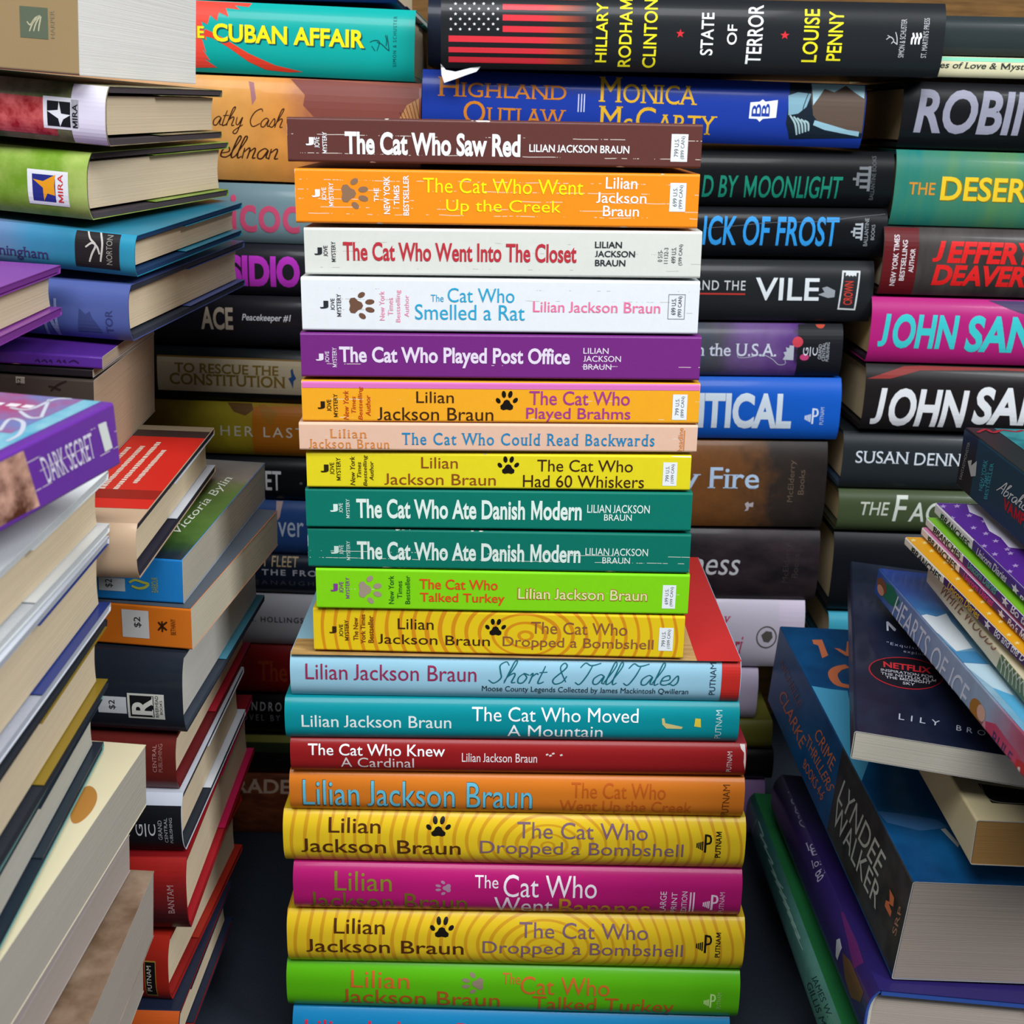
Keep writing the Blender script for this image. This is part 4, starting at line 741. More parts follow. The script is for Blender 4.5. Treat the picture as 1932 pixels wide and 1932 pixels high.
book('hc', 0.24712, 0.03419, 0.15000, (-0.05473, 0.7436, 0.454, 0.00405, 0.0, 0.0152), ('plain', '#1b3896'), '#1c2c5c', '#e4d0b0',
     'royal blue hardcover with orange and yellow serif capitals', 'books in the back middle column', [('t', 'title', 'S', 2, '#c87a20', [875, 3045, 8015, 3045, 8015, 2021, 875, 2021], 'HIGHLAND', {'serif': 1, 'cap1': 1}),
  ('t', 'title', 'S', 2, '#c87a20', [2319, 1829, 8034, 1829, 8034, 618, 2319, 618], 'OUTLAW', {'serif': 1, 'cap1': 1}),
  ('s','cover_art','S',2,'#c8cce0',[8678,2386,8736,2386,8736,1429,8678,1429],'r'),
  ('s','cover_art','S',2,'#c8cce0',[8844,2392,8902,2392,8902,1434,8844,1434],'r'),
  ('s','cover_art','S',2,'#c8cce0',[9000,2397,9059,2397,9059,1439,9000,1439],'r'),
  ('t', 'author_name', 'S', 2, '#d8a828', [9825, 3352, 15297, 3352, 15297, 2005, 9825, 2005], 'MONICA', {'serif': 1, 'cap1': 1}),
  ('t', 'author_name', 'S', 2, '#d8a828', [9875, 1820, 16489, 1820, 16489, 431, 9875, 431], 'McCARTY', {'serif': 1, 'cap1': 1}),
  ('p','publisher_mark','S',1,'#e4e8f0',[(18271,2260),(18772,2312),(18947,2440),(19111,2324),(19792,2434),(19765,1496),(19036,1410),(18868,1246),(18696,1399),(18254,1402)]),
  ('t', 'publisher_mark', 'S', 2, '#1c3c9c', [18379, 2184, 18903, 2184, 18903, 1521, 18379, 1521], 'B', {'bold': 0.012, 'rot': 1}),
  ('t', 'publisher_mark', 'S', 2, '#1c3c9c', [18928, 2219, 19388, 2219, 19388, 1538, 18928, 1538], 'B', {'bold': 0.012, 'rot': 1}),
  ('p','cover_photo','S',0,'#14202c',[(20461,3406),(24711,3461),(24749,559),(20658,376),(20347,1208)]),
  ('p','cover_photo','S',1,'#5a4a40',[(21654,3375),(24645,3371),(24651,822),(23486,872),(22345,1099),(21817,1697),(21647,2566)]),
  ('p','cover_photo','S',2,'#9cc0cc',[(21654,3375),(24645,3371),(24581,2665),(24024,2996),(23583,3335),(22921,2959),(22373,3117),(22014,2578),(21765,2220)]),
  ('p','cover_photo','S',2,'#8cb4c4',[(21936,1437),(22885,1205),(23841,972),(24498,906),(24500,639),(23501,784),(22553,929),(21874,1171)]),
  ('p','cover_photo','S',2,'#7ca4b4',[(20356,2697),(20901,2891),(21637,2828),(21406,2121),(20982,1756),(20440,1651)]),
  ('k','cover_photo','S',2,'#9cb8bc',[[(20532,1654),(20853,1225),(21030,611)]],108),
  ('k','cover_photo','S',2,'#9cb8bc',[[(20741,1590),(21037,1231),(21187,670)]],108),
  ('k','cover_photo','S',2,'#9cb8bc',[[(20950,1527),(21221,1237),(21344,729)]],108),
  ('k','cover_photo','S',2,'#9cb8bc',[[(21159,1464),(21404,1243),(21501,787)]],108),
  ('k','cover_photo','S',2,'#9cb8bc',[[(21369,1401),(21588,1250),(21659,846)]],108),
  ('k','cover_photo','S',3,'#1c2834',[[(21653,3358),(21261,2203),(21257,1766)]],45)])
book('hc', 0.22000, 0.04000, 0.09000, (-0.05894, 0.85, 0.49414, 0.0, 0.0, 0.01396), ('plain', '#1a2030'), '#101418', '#e4d0b0',
     'dark navy hardcover glimpsed behind the flag print hardcover', 'books in the back middle column', [])
book('hc', 0.24500, 0.03062, 0.15500, (-0.03111, 0.74985, 0.41637, 0.00062, 0.0, -0.00612), ('plain', '#0e1012'), '#101014', '#e4d0b0',
     'black hardcover with dark green narrow capitals, under the royal blue hardcover', 'books in the back middle column', [('t', 'title', 'S', 2, '#177a64', [13635, 1696, 21628, 1696, 21628, 455, 13635, 455], 'D BY MOONLIGHT', {'shear': 0.12, 'bold': 0.012}),
  ('s','publisher_mark','S',2,'#6c7074',[22519,2252,23096,2252,23096,2088,22519,2088],'r'),
  ('s','publisher_mark','S',2,'#6c7074',[22544,1909,23121,1909,23121,1744,22544,1744],'r'),
  ('s','publisher_mark','S',2,'#6c7074',[22576,1565,23153,1565,23153,1399,22576,1399],'r'),
  ('s','publisher_mark','S',2,'#6c7074',[22609,1220,23188,1220,23188,1053,22609,1053],'r'),
  ('s','publisher_mark','S',2,'#6c7074',[23031,2282,23193,2282,23193,903,23031,903],'r'),
  ('s','publisher_mark','S',2,'#6c7074',[22385,1932,22547,1932,22547,1201,22385,1201],'r'),
  ('s','publisher_mark','S',2,'#6c7074',[22182,1641,22486,1641,22486,1503,22182,1503],'r'),
  ('t', 'publisher_mark', 'S', 2, '#54585c', [23236, 2838, 23470, 2838, 23470, 412, 23236, 412], 'BALLANTINE BOOKS', {'rot': 1})])
book('hc', 0.24200, 0.02777, 0.15500, (-0.02867, 0.74979, 0.38745, 0.00087, 0.0, -0.00727), ('plain', '#0f1014'), '#101014', '#e4d0b0',
     'black hardcover with bright blue narrow capitals', 'books in the back middle column', [('t', 'title', 'S', 2, '#2c8cd0', [12979, 2307, 21431, 2307, 21431, 640, 12979, 640], 'LICK OF FROST', {'shear': 0.08, 'bold': 0.016}),
  ('s','publisher_mark','S',2,'#a0a6ac',[22340,1968,22729,1968,22729,1853,22340,1853],'r'),
  ('s','publisher_mark','S',2,'#a0a6ac',[22358,1727,22747,1727,22747,1610,22358,1610],'r'),
  ('s','publisher_mark','S',2,'#a0a6ac',[22379,1483,22769,1483,22769,1366,22379,1366],'r'),
  ('s','publisher_mark','S',2,'#a0a6ac',[22402,1239,22792,1239,22792,1121,22402,1121],'r'),
  ('s','publisher_mark','S',2,'#a0a6ac',[22686,1990,22796,1990,22796,1015,22686,1015],'r'),
  ('s','publisher_mark','S',2,'#a0a6ac',[22251,1743,22360,1743,22360,1226,22251,1226],'r'),
  ('s','publisher_mark','S',2,'#a0a6ac',[22114,1538,22319,1538,22319,1440,22114,1440],'r'),
  ('t', 'publisher_mark', 'S', 2, '#8c9298', [22893, 2265, 23120, 2265, 23120, 687, 22893, 687], 'BALLANTINE', {'rot': 1}),
  ('t', 'publisher_mark', 'S', 2, '#8c9298', [23283, 1905, 23492, 1905, 23492, 1042, 23283, 1042], 'BOOKS', {'rot': 1}),
  ('k','lettering_wear','S',2,'#5a5e66',[[(13751,1611),(15169,1720),(17528,1959),(20368,2055),(22261,2302),(24072,2500)]],28)])
book('hc', 0.24000, 0.03537, 0.15500, (-0.03113, 0.74962, 0.34982, 0.00159, 0.0, -0.0077), ('plain', '#1e2023'), '#1c1c20', '#e4d0b0',
     'charcoal hardcover with white capitals and a thin red line', 'books in the back middle column', [('t', 'title', 'S', 2, '#b8bcc0', [13486, 2377, 16516, 2377, 16516, 1821, 13486, 1821], 'AND THE', {'spacing': 1.15, 'bold': 0.006}),
  ('s','cover_art','S',2,'#a8322c',[13512,1651,16529,1651,16529,1555,13512,1555],'r'),
  ('t', 'title', 'S', 2, '#ccd2d6', [17105, 2566, 20839, 2566, 20839, 1255, 17105, 1255], 'VILE', {'bold': 0.012}),
  ('p','lettering_wear','S',2,'#8c9298',[(20786,1620),(21159,1768),(20995,2005),(21276,2103),(21776,1870),(21761,1487),(21380,1434)]),
  ('p','publisher_mark','S',1,'#c4c8ca',[(22130,3017),(23186,3010),(23059,718),(22008,756)]),
  ('p','publisher_mark','S',2,'#24262a',[(22225,2909),(23089,2899),(22966,818),(22100,857)]),
  ('t', 'publisher_mark', 'S', 3, '#c03a2c', [22298, 2420, 22818, 2420, 22818, 1041, 22298, 1041], 'CROWN', {'bold': 0.012, 'rot': 1}),
  ('p','publisher_mark','S',3,'#c4c8ca',[(22340,2910),(22964,2898),(22940,2686),(22822,2759),(22758,2684),(22630,2757),(22556,2682),(22457,2773),(22325,2698)])])
book('hc', 0.23000, 0.03133, 0.15500, (-0.03574, 0.74977, 0.31635, 0.00101, -0.0, -0.01002), ('grad', 'x', [(0, '#1c4070'), (0.5, '#2c4868'), (0.66, '#4c4c54'), (0.78, '#6c5088'), (0.87, '#58347c'), (0.9, '#1a1c22')], 25), '#1c1c20', '#e4d0b0',
     'dark blue and violet hardcover with ornate white lettering', 'books in the back middle column', [('t', 'title', 'S', 2, '#c0c4d4', [14129, 1998, 19087, 1998, 19087, 1238, 14129, 1238], 'in the U.S.A.', {'serif': 1, 'bold': 0.008}),
  ('k','title','S',2,'#aab0c0',[[(16816,1573),(16841,1178),(17476,1184),(18247,1339),(18852,1097),(19278,745),(19664,800),(19619,1054)]],39),
  ('p','lettering_wear','S',2,'#a4a8b4',[(19491,1052),(19618,1302),(19506,1499),(19697,1550),(19631,1795),(19829,1747),(19847,1914),(20112,1897),(20130,1028)]),
  ('t', 'publisher_mark', 'S', 2, '#c8ccd4', [20673, 1786, 20983, 1786, 20983, 1314, 20673, 1314], 'G', {'rot': 1}),
  ('s','publisher_mark','S',2,'#c8ccd4',[21068,1827,21120,1827,21120,1277,21068,1277],'r'),
  ('t', 'publisher_mark', 'S', 2, '#c8ccd4', [21223, 1791, 21532, 1791, 21532, 1319, 21223, 1319], 'C', {'rot': 1}),
  ('t', 'publisher_mark', 'S', 2, '#a8acb4', [21571, 1988, 21776, 1988, 21776, 1103, 21571, 1103], 'GRAND', {'rot': 1}),
  ('t', 'publisher_mark', 'S', 2, '#a8acb4', [21805, 2107, 22000, 2107, 22000, 995, 21805, 995], 'CENTRAL', {'rot': 1}),
  ('t', 'publisher_mark', 'S', 2, '#a8acb4', [22040, 2109, 22216, 2109, 22216, 977, 22040, 977], 'PUBLISHING', {'rot': 1}),
  ('s','cover_art','S',1,'#b83a48',[20001,2426,20634,2426,20634,1801,20001,1801],'ell'),
  ('s','cover_art','S',1,'#a8402c',[21391,3396,21948,3396,21948,2891,21391,2891],'ell'),
  ('s','cover_art','S',1,'#b03c6c',[20504,1412,21042,1412,21042,1014,20504,1014],'ell'),
  ('s','cover_art','S',0,'#15171c',[20355,3133,23000,3133,23000,0,20355,0],'r')])
book('hc', 0.23600, 0.03781, 0.15500, (-0.03948, 0.74957, 0.27772, 0.00183, -0.0, -0.00818), ('plain', '#1454b4'), '#1c2c5c', '#e4d0b0',
     'cobalt blue hardcover with huge pale blurred capitals', 'books in the back middle column', [('t', 'title', 'S', 2, '#c0ccd8', [15069, 2903, 20684, 2903, 20684, 708, 15069, 708], 'ITICAL', {'bold': 0.04}),
  ('s','publisher_mark','S',2,'#c4d0e4',[21479,2026,22292,2026,22292,1055,21479,1055],'put'),
  ('t', 'publisher_mark', 'S', 2, '#a8bcd8', [22390, 2083, 22628, 2083, 22628, 1009, 22390, 1009], 'PUTNAM', {'rot': 1})])
book('hc', 0.23600, 0.05447, 0.15000, (-0.04387, 0.74981, 0.2214, 0.0008, -0.0, -0.00856), ('grad', 'x', [(0, '#a86c2c'), (0.5, '#8c5424'), (0.78, '#6a4424'), (0.88, '#302824'), (1, '#221e1e')], 40), '#1c1814', '#e4d0b0',
     'smoky brown hardcover with pale blue serif lettering', 'books in the back middle column', [('t', 'title', 'S', 2, '#a8bcd4', [14736, 3903, 19489, 3903, 19489, 2145, 14736, 2145], 'y Fire', {'serif': 1, 'bold': 0.008}),
  ('t', 'publisher_mark', 'S', 2, '#5a4c40', [21278, 4386, 21731, 4386, 21731, 1741, 21278, 1741], 'McElderry', {'rot': 1}),
  ('t', 'publisher_mark', 'S', 2, '#5a4c40', [21907, 3790, 22270, 3790, 22270, 2227, 21907, 2227], 'Books', {'rot': 1}),
  ('p','cover_art','S',2,'#a8a0a4',[(18710,1599),(18901,1742),(18983,1603),(19237,1714),(19234,1387),(18999,1406),(18950,1161),(18722,1102),(18836,1294)])])
book('hc', 0.23600, 0.04576, 0.15000, (-0.04385, 0.74894, 0.17533, 0.00446, 0.0, 0.00101), ('noise', '#30262a', '#181619', 30, (1, 1, 2)), '#1c1814', '#e4d0b0',
     'near-black mottled hardcover with grey italic lettering, under the smoky brown one', 'books in the back middle column', [('t', 'title', 'S', 2, '#b8b8bc', [15618, 2745, 18675, 2745, 18675, 1714, 15618, 1714], 'ness', {'shear': 0.2}),
  ('t', 'publisher_mark', 'S', 2, '#34302e', [21375, 3843, 21838, 3843, 21838, 1245, 21375, 1245], 'McElderry', {'rot': 1}),
  ('t', 'publisher_mark', 'S', 2, '#34302e', [21955, 3191, 22336, 3191, 22336, 1617, 21955, 1617], 'Books', {'rot': 1})])
book('hc', 0.23600, 0.04572, 0.15500, (-0.04916, 0.74957, 0.1285, 0.0018, 0.0, -0.00019), ('plain', '#c4bccc'), '#8c8490', '#e4d0b0',
     'pale lilac hardcover with crimson italics in the back middle column', 'books in the back middle column', [('t', 'author_name', 'S', 2, '#b82c54', [18382, 3576, 18925, 3576, 18925, 2866, 18382, 2866], 'y', {'serif': 1, 'shear': 0.3, 'bold': 0.006}),
  ('t', 'title', 'S', 2, '#b82c54', [19177, 2241, 19785, 2241, 19785, 1044, 19177, 1044], 'ri', {'serif': 1, 'shear': 0.3, 'bold': 0.006}),
  ('s','publisher_mark','S',2,'#54504c',[20590,2987,21899,2987,21899,1460,20590,1460],'ring'),
  ('p','publisher_mark','S',2,'#54504c',[(20894,2366),(21186,2653),(21556,2604),(21639,2211),(21405,1866),(21086,1917)]),
  ('s','cover_art','S',0,'#c8bcd0',[21948,4572,23600,4572,23600,0,21948,0],'r')])
book('hc', 0.21000, 0.03463, 0.15500, (-0.04937, 0.75017, 0.09263, -0.00079, 0.0, 0.00324), ('plain', '#b4a8c0'), '#7c7488', '#e4d0b0',
     'short lilac hardcover under the pale lilac one with crimson italics', 'books in the back middle column', [])
book('hc', 0.22000, 0.01993, 0.15500, (-0.04758, 0.75002, 0.0707, -8e-05, -0.0, -0.00174), ('plain', '#5c5a24'), '#3c3818', '#e4d0b0',
     'olive hardcover low in the back middle column', 'books in the back middle column', [])
book('hc', 0.22200, 0.02082, 0.15500, (-0.04714, 0.75009, 0.04852, -0.00039, -0.0, -0.00137), ('plain', '#121214'), '#101014', '#e4d0b0',
     'plain black hardcover under the olive one', 'books in the back middle column', [])
book('hc', 0.21500, 0.03963, 0.15500, (-0.04353, 0.75011, 0.00505, -0.00052, -0.0, -0.00788), ('plain', '#8c6c9c'), '#3c2c44', '#e4d0b0',
     'dusky purple hardcover, lowest of the back middle column', 'books in the back middle column', [])

# books in the back right column
book('hc', 0.23600, 0.02064, 0.15500, (0.22548, 0.757, 0.50143, 0.00044, -0.0, 0.00262), ('plain', '#2a3234'), '#2c3436', '#e4d0b0',
     'plain dark slate hardcover, topmost of the back right column', 'books in the back right column', [])
book('hc', 0.23600, 0.01084, 0.15500, (0.22197, 0.75, 0.48948, 0.00032, -0.0, 0.00516), ('plain', '#d0caa6'), '#c0b890', '#e4d0b0',
     'thin cream hardcover with black italics in the back right column', 'books in the back right column', [('t', 'title', 'S', 2, '#2c3430', [358, 796, 6677, 796, 6677, 356, 358, 356], 'Tales of Love & Mystery', {'serif': 1, 'shear': 0.2, 'bold': 0.014}),
  ('s','cover_art','S',1,'#7cc4a4',[0,1084,23600,1084,23600,846,0,846],'r')])
book('hc', 0.23600, 0.03585, 0.15500, (0.21451, 0.75, 0.45125, -6e-05, -0.0, 0.01247), ('plain', '#0f1013'), '#101014', '#a08c6c',
     'black hardcover with large silver capitals in the back right column', 'books in the back right column', [('t', 'author_name', 'S', 2, '#8c8c9c', [757, 3201, 8210, 3201, 8210, 805, 757, 805], 'ROBIN', {'shear': 0.12, 'bold': 0.03})])
book('hc', 0.23600, 0.04180, 0.15500, (0.2146, 0.75, 0.40822, 0.00024, 0.0, 0.0104), ('noise', '#0c706c', '#4c7c50', 16, (1.6, 1, 0.25)), '#1c4c4c', '#c8b898',
     'teal hardcover with outlined yellow capitals in the back right column', 'books in the back right column', [('t', 'title', 'S', 2, '#c8882c', [822, 2420, 2328, 2420, 2328, 1736, 822, 1736], 'THE', {'bold': 0.012}),
  ('t', 'title', 'S', 2, '#8c6c14', [2701, 2782, 8616, 2782, 8616, 1425, 2701, 1425], 'DESERT', {'bold': 0.035}),
  ('t', 'title', 'S', 3, '#e0bc28', [2660, 2799, 8574, 2799, 8574, 1461, 2660, 1461], 'DESERT', {'bold': 0.02})])
book('hc', 0.23600, 0.03850, 0.15500, (0.21073, 0.745, 0.36887, 0.0007, 0.0, 0.00818), ('noise', '#262321', '#443e3c', 20, (2, 1, 0.5)), '#2c1414', '#c8b898',
     'grey and dark red hardcover with bold red capitals', 'books in the back right column', [('t', 'blurb', 'S', 2, '#d8ccd0', [580, 3429, 884, 3429, 884, 531, 580, 531], 'NEW YORK TIMES', {'bold': 0.012, 'rot': 1}),
  ('t', 'blurb', 'S', 2, '#d8ccd0', [1074, 3145, 1359, 3145, 1359, 839, 1074, 839], 'BESTSELLING', {'bold': 0.012, 'rot': 1}),
  ('t', 'blurb', 'S', 2, '#d8ccd0', [1549, 2683, 1834, 2683, 1834, 1330, 1549, 1330], 'AUTHOR', {'bold': 0.012, 'rot': 1}),
  ('t', 'author_name', 'S', 2, '#d02020', [2855, 3153, 8929, 3153, 8929, 1932, 2855, 1932], 'JEFFERY', {'shear': 0.15, 'bold': 0.04}),
  ('t', 'author_name', 'S', 2, '#d02020', [2974, 1822, 8412, 1822, 8412, 618, 2974, 618], 'DEAVER', {'shear': 0.15, 'bold': 0.04}),
  ('s','cover_art','S',0,'#5a1418',[0,3850,2006,3850,2006,0,0,0],'r')])
book('hc', 0.23600, 0.03823, 0.15500, (0.20788, 0.745, 0.32882, -0.0005, 0.0, 0.007), ('plain', '#a81f70'), '#2c1c2c', '#c8b080',
     'magenta hardcover with turquoise capitals in the back right column', 'books in the back right column', [('t', 'author_name', 'S', 2, '#38b8bc', [493, 2935, 5148, 2935, 5148, 895, 493, 895], 'JOHN', {'shear': 0.1, 'bold': 0.035}),
  ('t', 'author_name', 'S', 2, '#38b8bc', [5619, 2944, 17021, 2944, 17021, 775, 5619, 775], 'SANDFORD', {'shear': 0.1, 'bold': 0.035}),
  ('p','cover_art','S',1,'#3c2c54',[(6586,3872),(8925,3837),(15348,3684),(15324,2961),(8885,3076),(8093,3330)])])
book('hc', 0.23600, 0.03962, 0.15500, (0.20817, 0.745, 0.28792, -0.00128, 0.0, 0.01224), ('plain', '#1c191a'), '#1c1818', '#c8b898',
     'dark hardcover with red streaks and large white capitals', 'books in the back right column', [('t', 'author_name', 'S', 2, '#d4d6da', [537, 2641, 6222, 2641, 6222, 255, 537, 255], 'JOHN', {'shear': 0.1, 'bold': 0.035}),
  ('t', 'author_name', 'S', 2, '#d4d6da', [6581, 2869, 19383, 2869, 19383, 531, 6581, 531], 'SANDFORD', {'shear': 0.1, 'bold': 0.035}),
  ('p','cover_art','S',1,'#7c2420',[(77,3132),(2238,3877),(6151,4088),(15959,4055),(15937,3694),(8112,3824),(3205,3684),(1445,3174)])])
book('hc', 0.23600, 0.03535, 0.15500, (0.20031, 0.75, 0.24967, -0.00144, -0.0, 0.00594), ('plain', '#22272b'), '#34445c', '#d0bc9c',
     'dark grey hardcover with white serif capitals in the back right column', 'books in the back right column', [('t', 'author_name', 'S', 2, '#c4ccd4', [792, 2432, 4016, 2432, 4016, 1676, 792, 1676], 'SUSAN', {'serif': 1}),
  ('t', 'author_name', 'S', 2, '#c4ccd4', [4381, 2402, 9308, 2402, 9308, 1628, 4381, 1628], 'DENNARD', {'serif': 1})])
book('hc', 0.23600, 0.02626, 0.15500, (0.20084, 0.75, 0.2221, -0.0008, 0.0, 0.00313), ('plain', '#3c472e'), '#3c3c2c', '#c8b48c',
     'moss green hardcover with pale slanted capitals', 'books in the back right column', [('t', 'title', 'S', 2, '#b0b4a8', [1351, 1957, 3136, 1957, 3136, 1123, 1351, 1123], 'THE', {'shear': 0.15, 'bold': 0.006}),
  ('t', 'title', 'S', 2, '#b8bcb4', [3373, 2391, 11399, 2391, 11399, 746, 3373, 746], 'FACEMAKER', {'shear': 0.15, 'cap1': 1, 'bold': 0.006})])
book('hc', 0.23600, 0.05116, 0.15500, (0.20033, 0.75, 0.16921, -0.00059, 0.0, 0.01269), ('plain', '#101217'), '#14161a', '#c8b898',
     'plain black hardcover under the moss green one', 'books in the back right column', [])
book('hc', 0.23600, 0.02907, 0.15500, (0.20231, 0.75, 0.13746, 0.0, -0.0, 0.00261), ('plain', '#3c98b0'), '#2c5c6c', '#e4d0b0',
     'sky blue hardcover glimpsed low in the back right column', 'books in the back right column', [])

# books in the left pile
book('pb', 0.22000, 0.05063, 0.15074, (-0.39334, 0.54394, 0.48964, -0.064, 0.00431, 0.0626), ('plain', '#96805a'), '#1c1c1c', '#f8f6f0',
     'thick tan paperback with a grey-green emblem, topmost of the left pile', 'books in the left pile', [('s','publisher_mark','S',1,'#5a6450',[19682,2408,20801,2408,20801,1258,19682,1258],'r'),
  ('k','publisher_mark','S',2,'#b0ac8c',[[(19966,1856),(20094,1745),(20300,2002),(20501,2108)],[(20052,1500),(20195,1813),(20434,2073)],[(20218,1512),(20327,1823),(20500,2090)],[(20416,1528),(20457,1773),(20533,2080)]],57),
  ('t', 'publisher_mark', 'S', 2, '#8a7c60', [20906, 2344, 21064, 2344, 21064, 1315, 20906, 1315], 'HARPER', {'rot': 1})])
book('hc', 0.21000, 0.02362, 0.14602, (-0.37695, 0.56041, 0.46372, -0.1001, 0.01066, 0.07103), ('noise', '#46582c', '#9c8c70', 40, (1, 1, 1)), '#4c4448', '#e4d0b0',
     'hardcover with red berries on its jacket and a black star emblem', 'books in the left pile', [('s','cover_art','S',0,('noise','#8c1a20','#c8605c',160,(1,1,1)),[13860,1701,18900,1701,18900,236,13860,236],'r'),
  ('s','cover_art','S',1,'#d4cfdc',[19530,2362,21000,2362,21000,0,19530,0],'r'),
  ('s','publisher_mark','S',1,'#d8dadc',[18352,1767,19852,1767,19852,511,18352,511],'r'),
  ('s','publisher_mark','S',2,'#18191c',[18525,1601,19505,1601,19505,615,18525,615],'r'),
  ('p','publisher_mark','S',3,'#d8dadc',[(18528,1192),(18981,1258),(19024,1601),(19117,1129),(19505,1100),(19200,912),(19060,622),(18992,926)]),
  ('t', 'publisher_mark', 'S', 3, '#18191c', [19588, 1553, 19809, 1553, 19809, 612, 19588, 612], 'MIRA', {'bold': 0.012, 'rot': 1})])
book('hc', 0.21000, 0.02750, 0.14822, (-0.38611, 0.58258, 0.43192, -0.18409, 0.01649, 0.06342), ('noise', '#6c9426', '#a4b860', 40, (1, 1, 1)), '#4c4448', '#e4d0b0',
     'grass green hardcover with a blue and orange star emblem', 'books in the left pile', [('s','publisher_mark','S',1,'#dcdfe0',[18320,1902,20164,1902,20164,473,18320,473],'r'),
  ('s','publisher_mark','S',2,'#28307c',[18544,1720,19583,1720,19583,620,18544,620],'r'),
  ('p','publisher_mark','S',3,'#e09a20',[(18575,1507),(19035,1448),(19603,1753),(19536,1293),(19562,891),(19217,961),(19040,651),(19023,1179)]),
  ('t', 'publisher_mark', 'S', 3, '#c8342c', [19696, 1787, 19934, 1787, 19934, 636, 19696, 636], 'MIRA', {'bold': 0.008, 'rot': 1})])
book('hc', 0.22000, 0.01748, 0.14767, (-0.38041, 0.56643, 0.41147, -0.09886, 0.03504, 0.07382), ('grad', 'x', [(0, '#7c8cb4'), (0.72, '#6c88b0'), (0.8, '#3c84a8'), (0.86, '#2c7c9c'), (1, '#2c94b4')], 6), '#1c3c64', '#e4d0b0',
     'blue hardcover with a white gull emblem on a dark band', 'books in the left pile', [('s','publisher_mark','S',1,'#231f20',[19387,1848,21332,1848,21332,225,19387,225],'r'),
  ('k','publisher_mark','S',2,'#b8b4ac',[[(19891,1744),(20050,1441),(20287,1198),(20140,838),(20013,474)],[(19856,1085),(20139,1284),(20361,1137),(20465,837)],[(20396,1829),(20585,1295),(20502,526)]],86),
  ('t', 'publisher_mark', 'S', 2, '#8c8880', [20762, 1658, 21021, 1658, 21021, 432, 20762, 432], 'NORTON', {'rot': 1}),
  ('t', 'author_name', 'S', 2, '#3c3060', [14885, 819, 18228, 819, 18228, 253, 14885, 253], 'Cunningham', {'serif': 1, 'bold': 0.006})])
book('hc', 0.23500, 0.02430, 0.15957, (-0.39955, 0.56951, 0.3767, -0.1071, 0.03188, 0.03926), ('plain', '#4a5892'), '#343844', '#e4d0b0',
     'thick periwinkle blue hardcover, under the gull emblem hardcover', 'books in the left pile', [('p','publisher_mark','S',1,'#3a4474',[(21300,1341),(21579,1092),(21772,1248),(21865,970),(22031,766),(22266,329),(21182,317)]),
  ('t', 'publisher_mark', 'S', 2, '#343c6c', [22459, 1349, 22782, 1349, 22782, 336, 22459, 336], 'TOR', {'bold': 0.004, 'rot': 1}),
  ('t', 'author_name', 'S', 2, '#8890b8', [19658, 1688, 20294, 1688, 20294, -37, 19658, -37], 'N', {'bold': 0.02})])
book('pb', 0.17000, 0.00543, 0.10068, (-0.34205, 0.51585, 0.36857, 0.05595, 0.00861, 0.05454), ('wear', '#4c2480', [], 0.6), '#1c1c1c', '#b8a48c',
     'thin worn purple paperback under the periwinkle hardcover', 'books in the left pile', [('k','title','S',2,'#2a1548',[[(14261,180),(14365,256),(14461,144)]],62),
  ('k','title','S',2,'#2a1548',[[(14530,190),(14650,267),(14764,156)]],62),
  ('k','title','S',2,'#2a1548',[[(14833,202),(14896,276),(14952,161)]],62),
  ('k','title','S',2,'#2a1548',[[(15136,215),(15229,290),(15316,177)]],62),
  ('k','title','S',2,'#2a1548',[[(15405,225),(15458,298),(15505,182)]],62),
  ('k','title','S',2,'#2a1548',[[(15641,233),(15845,316),(16044,210)]],62)])
book('pb', 0.17000, 0.00337, 0.10649, (-0.34652, 0.51989, 0.36431, 0.03151, 0.00865, 0.05027), ('wear', '#1c181c', [], 0.2), '#1c1c1c', '#b8a48c',
     'thin black paperback under the thin worn purple one', 'books in the left pile', [])
book('pb', 0.17000, 0.04072, 0.11720, (-0.34808, 0.51522, 0.32329, 0.05654, 0.00976, 0.05375), ('plain', '#3c342e'), '#1c1c1c', '#b8a084',
     'thick dark grey paperback with a small sticker, in the left pile', 'books in the left pile', [('s','price_sticker','S',1,'#8c8478',[13807,4243,14176,4243,14176,3766,13807,3766],'r'),
  ('t', 'price_sticker', 'S', 3, '#2c2826', [13867, 3982, 14029, 3982, 14029, 3687, 13867, 3687], '$2', {'rot': 1}),
  ('k','publisher_mark','S',2,'#231c1a',[[(15142,3719),(15376,3663),(15643,3574)],[(15235,3513),(15515,3777),(15893,3976)]],97)])
book('hc', 0.21500, 0.02250, 0.15303, (-0.35907, 0.45469, 0.29492, 0.02999, 0.01438, 0.02702), ('plain', '#bca084'), '#2c2a38', '#e4d0b0',
     'tan hardcover with a red panel of small print on its back', 'books in the left pile', [('s','cover_art','T',1,'#c2281e',[0,13161,21500,13161,21500,2142,0,2142],'r'),
  ('s','cover_art','T',1,'#3c2c28',[0,14385,21500,14385,21500,13161,0,13161],'r'),
  ('s','cover_art','T',1,'#8c7c64',[0,15303,21500,15303,21500,14385,0,14385],'r'),
  ('s','cover_art','T',2,'#8c2018',[6450,4591,21500,4591,21500,3367,6450,3367],'r'),
  ('i','blurb','T',3,'#d8c4b4',0.83,0.22,0.8,0.011,0,30),
  ('i','blurb','T',3,'#d8c4b4',0.856,0.3,0.72,0.011,1,30),
  ('i','blurb','T',3,'#d8c4b4',0.882,0.3,0.74,0.011,2,30),
  ('i','blurb','T',3,'#d8c4b4',0.9079999999999999,0.3,0.78,0.011,3,30),
  ('i','blurb','T',3,'#d8c4b4',0.9339999999999999,0.36,0.7,0.011,4,30),
  ('i','publisher_mark','S',3,'#4c3c34',0.66,0.25,0.7,0.03,11,6)], flap='#ccd2dc')
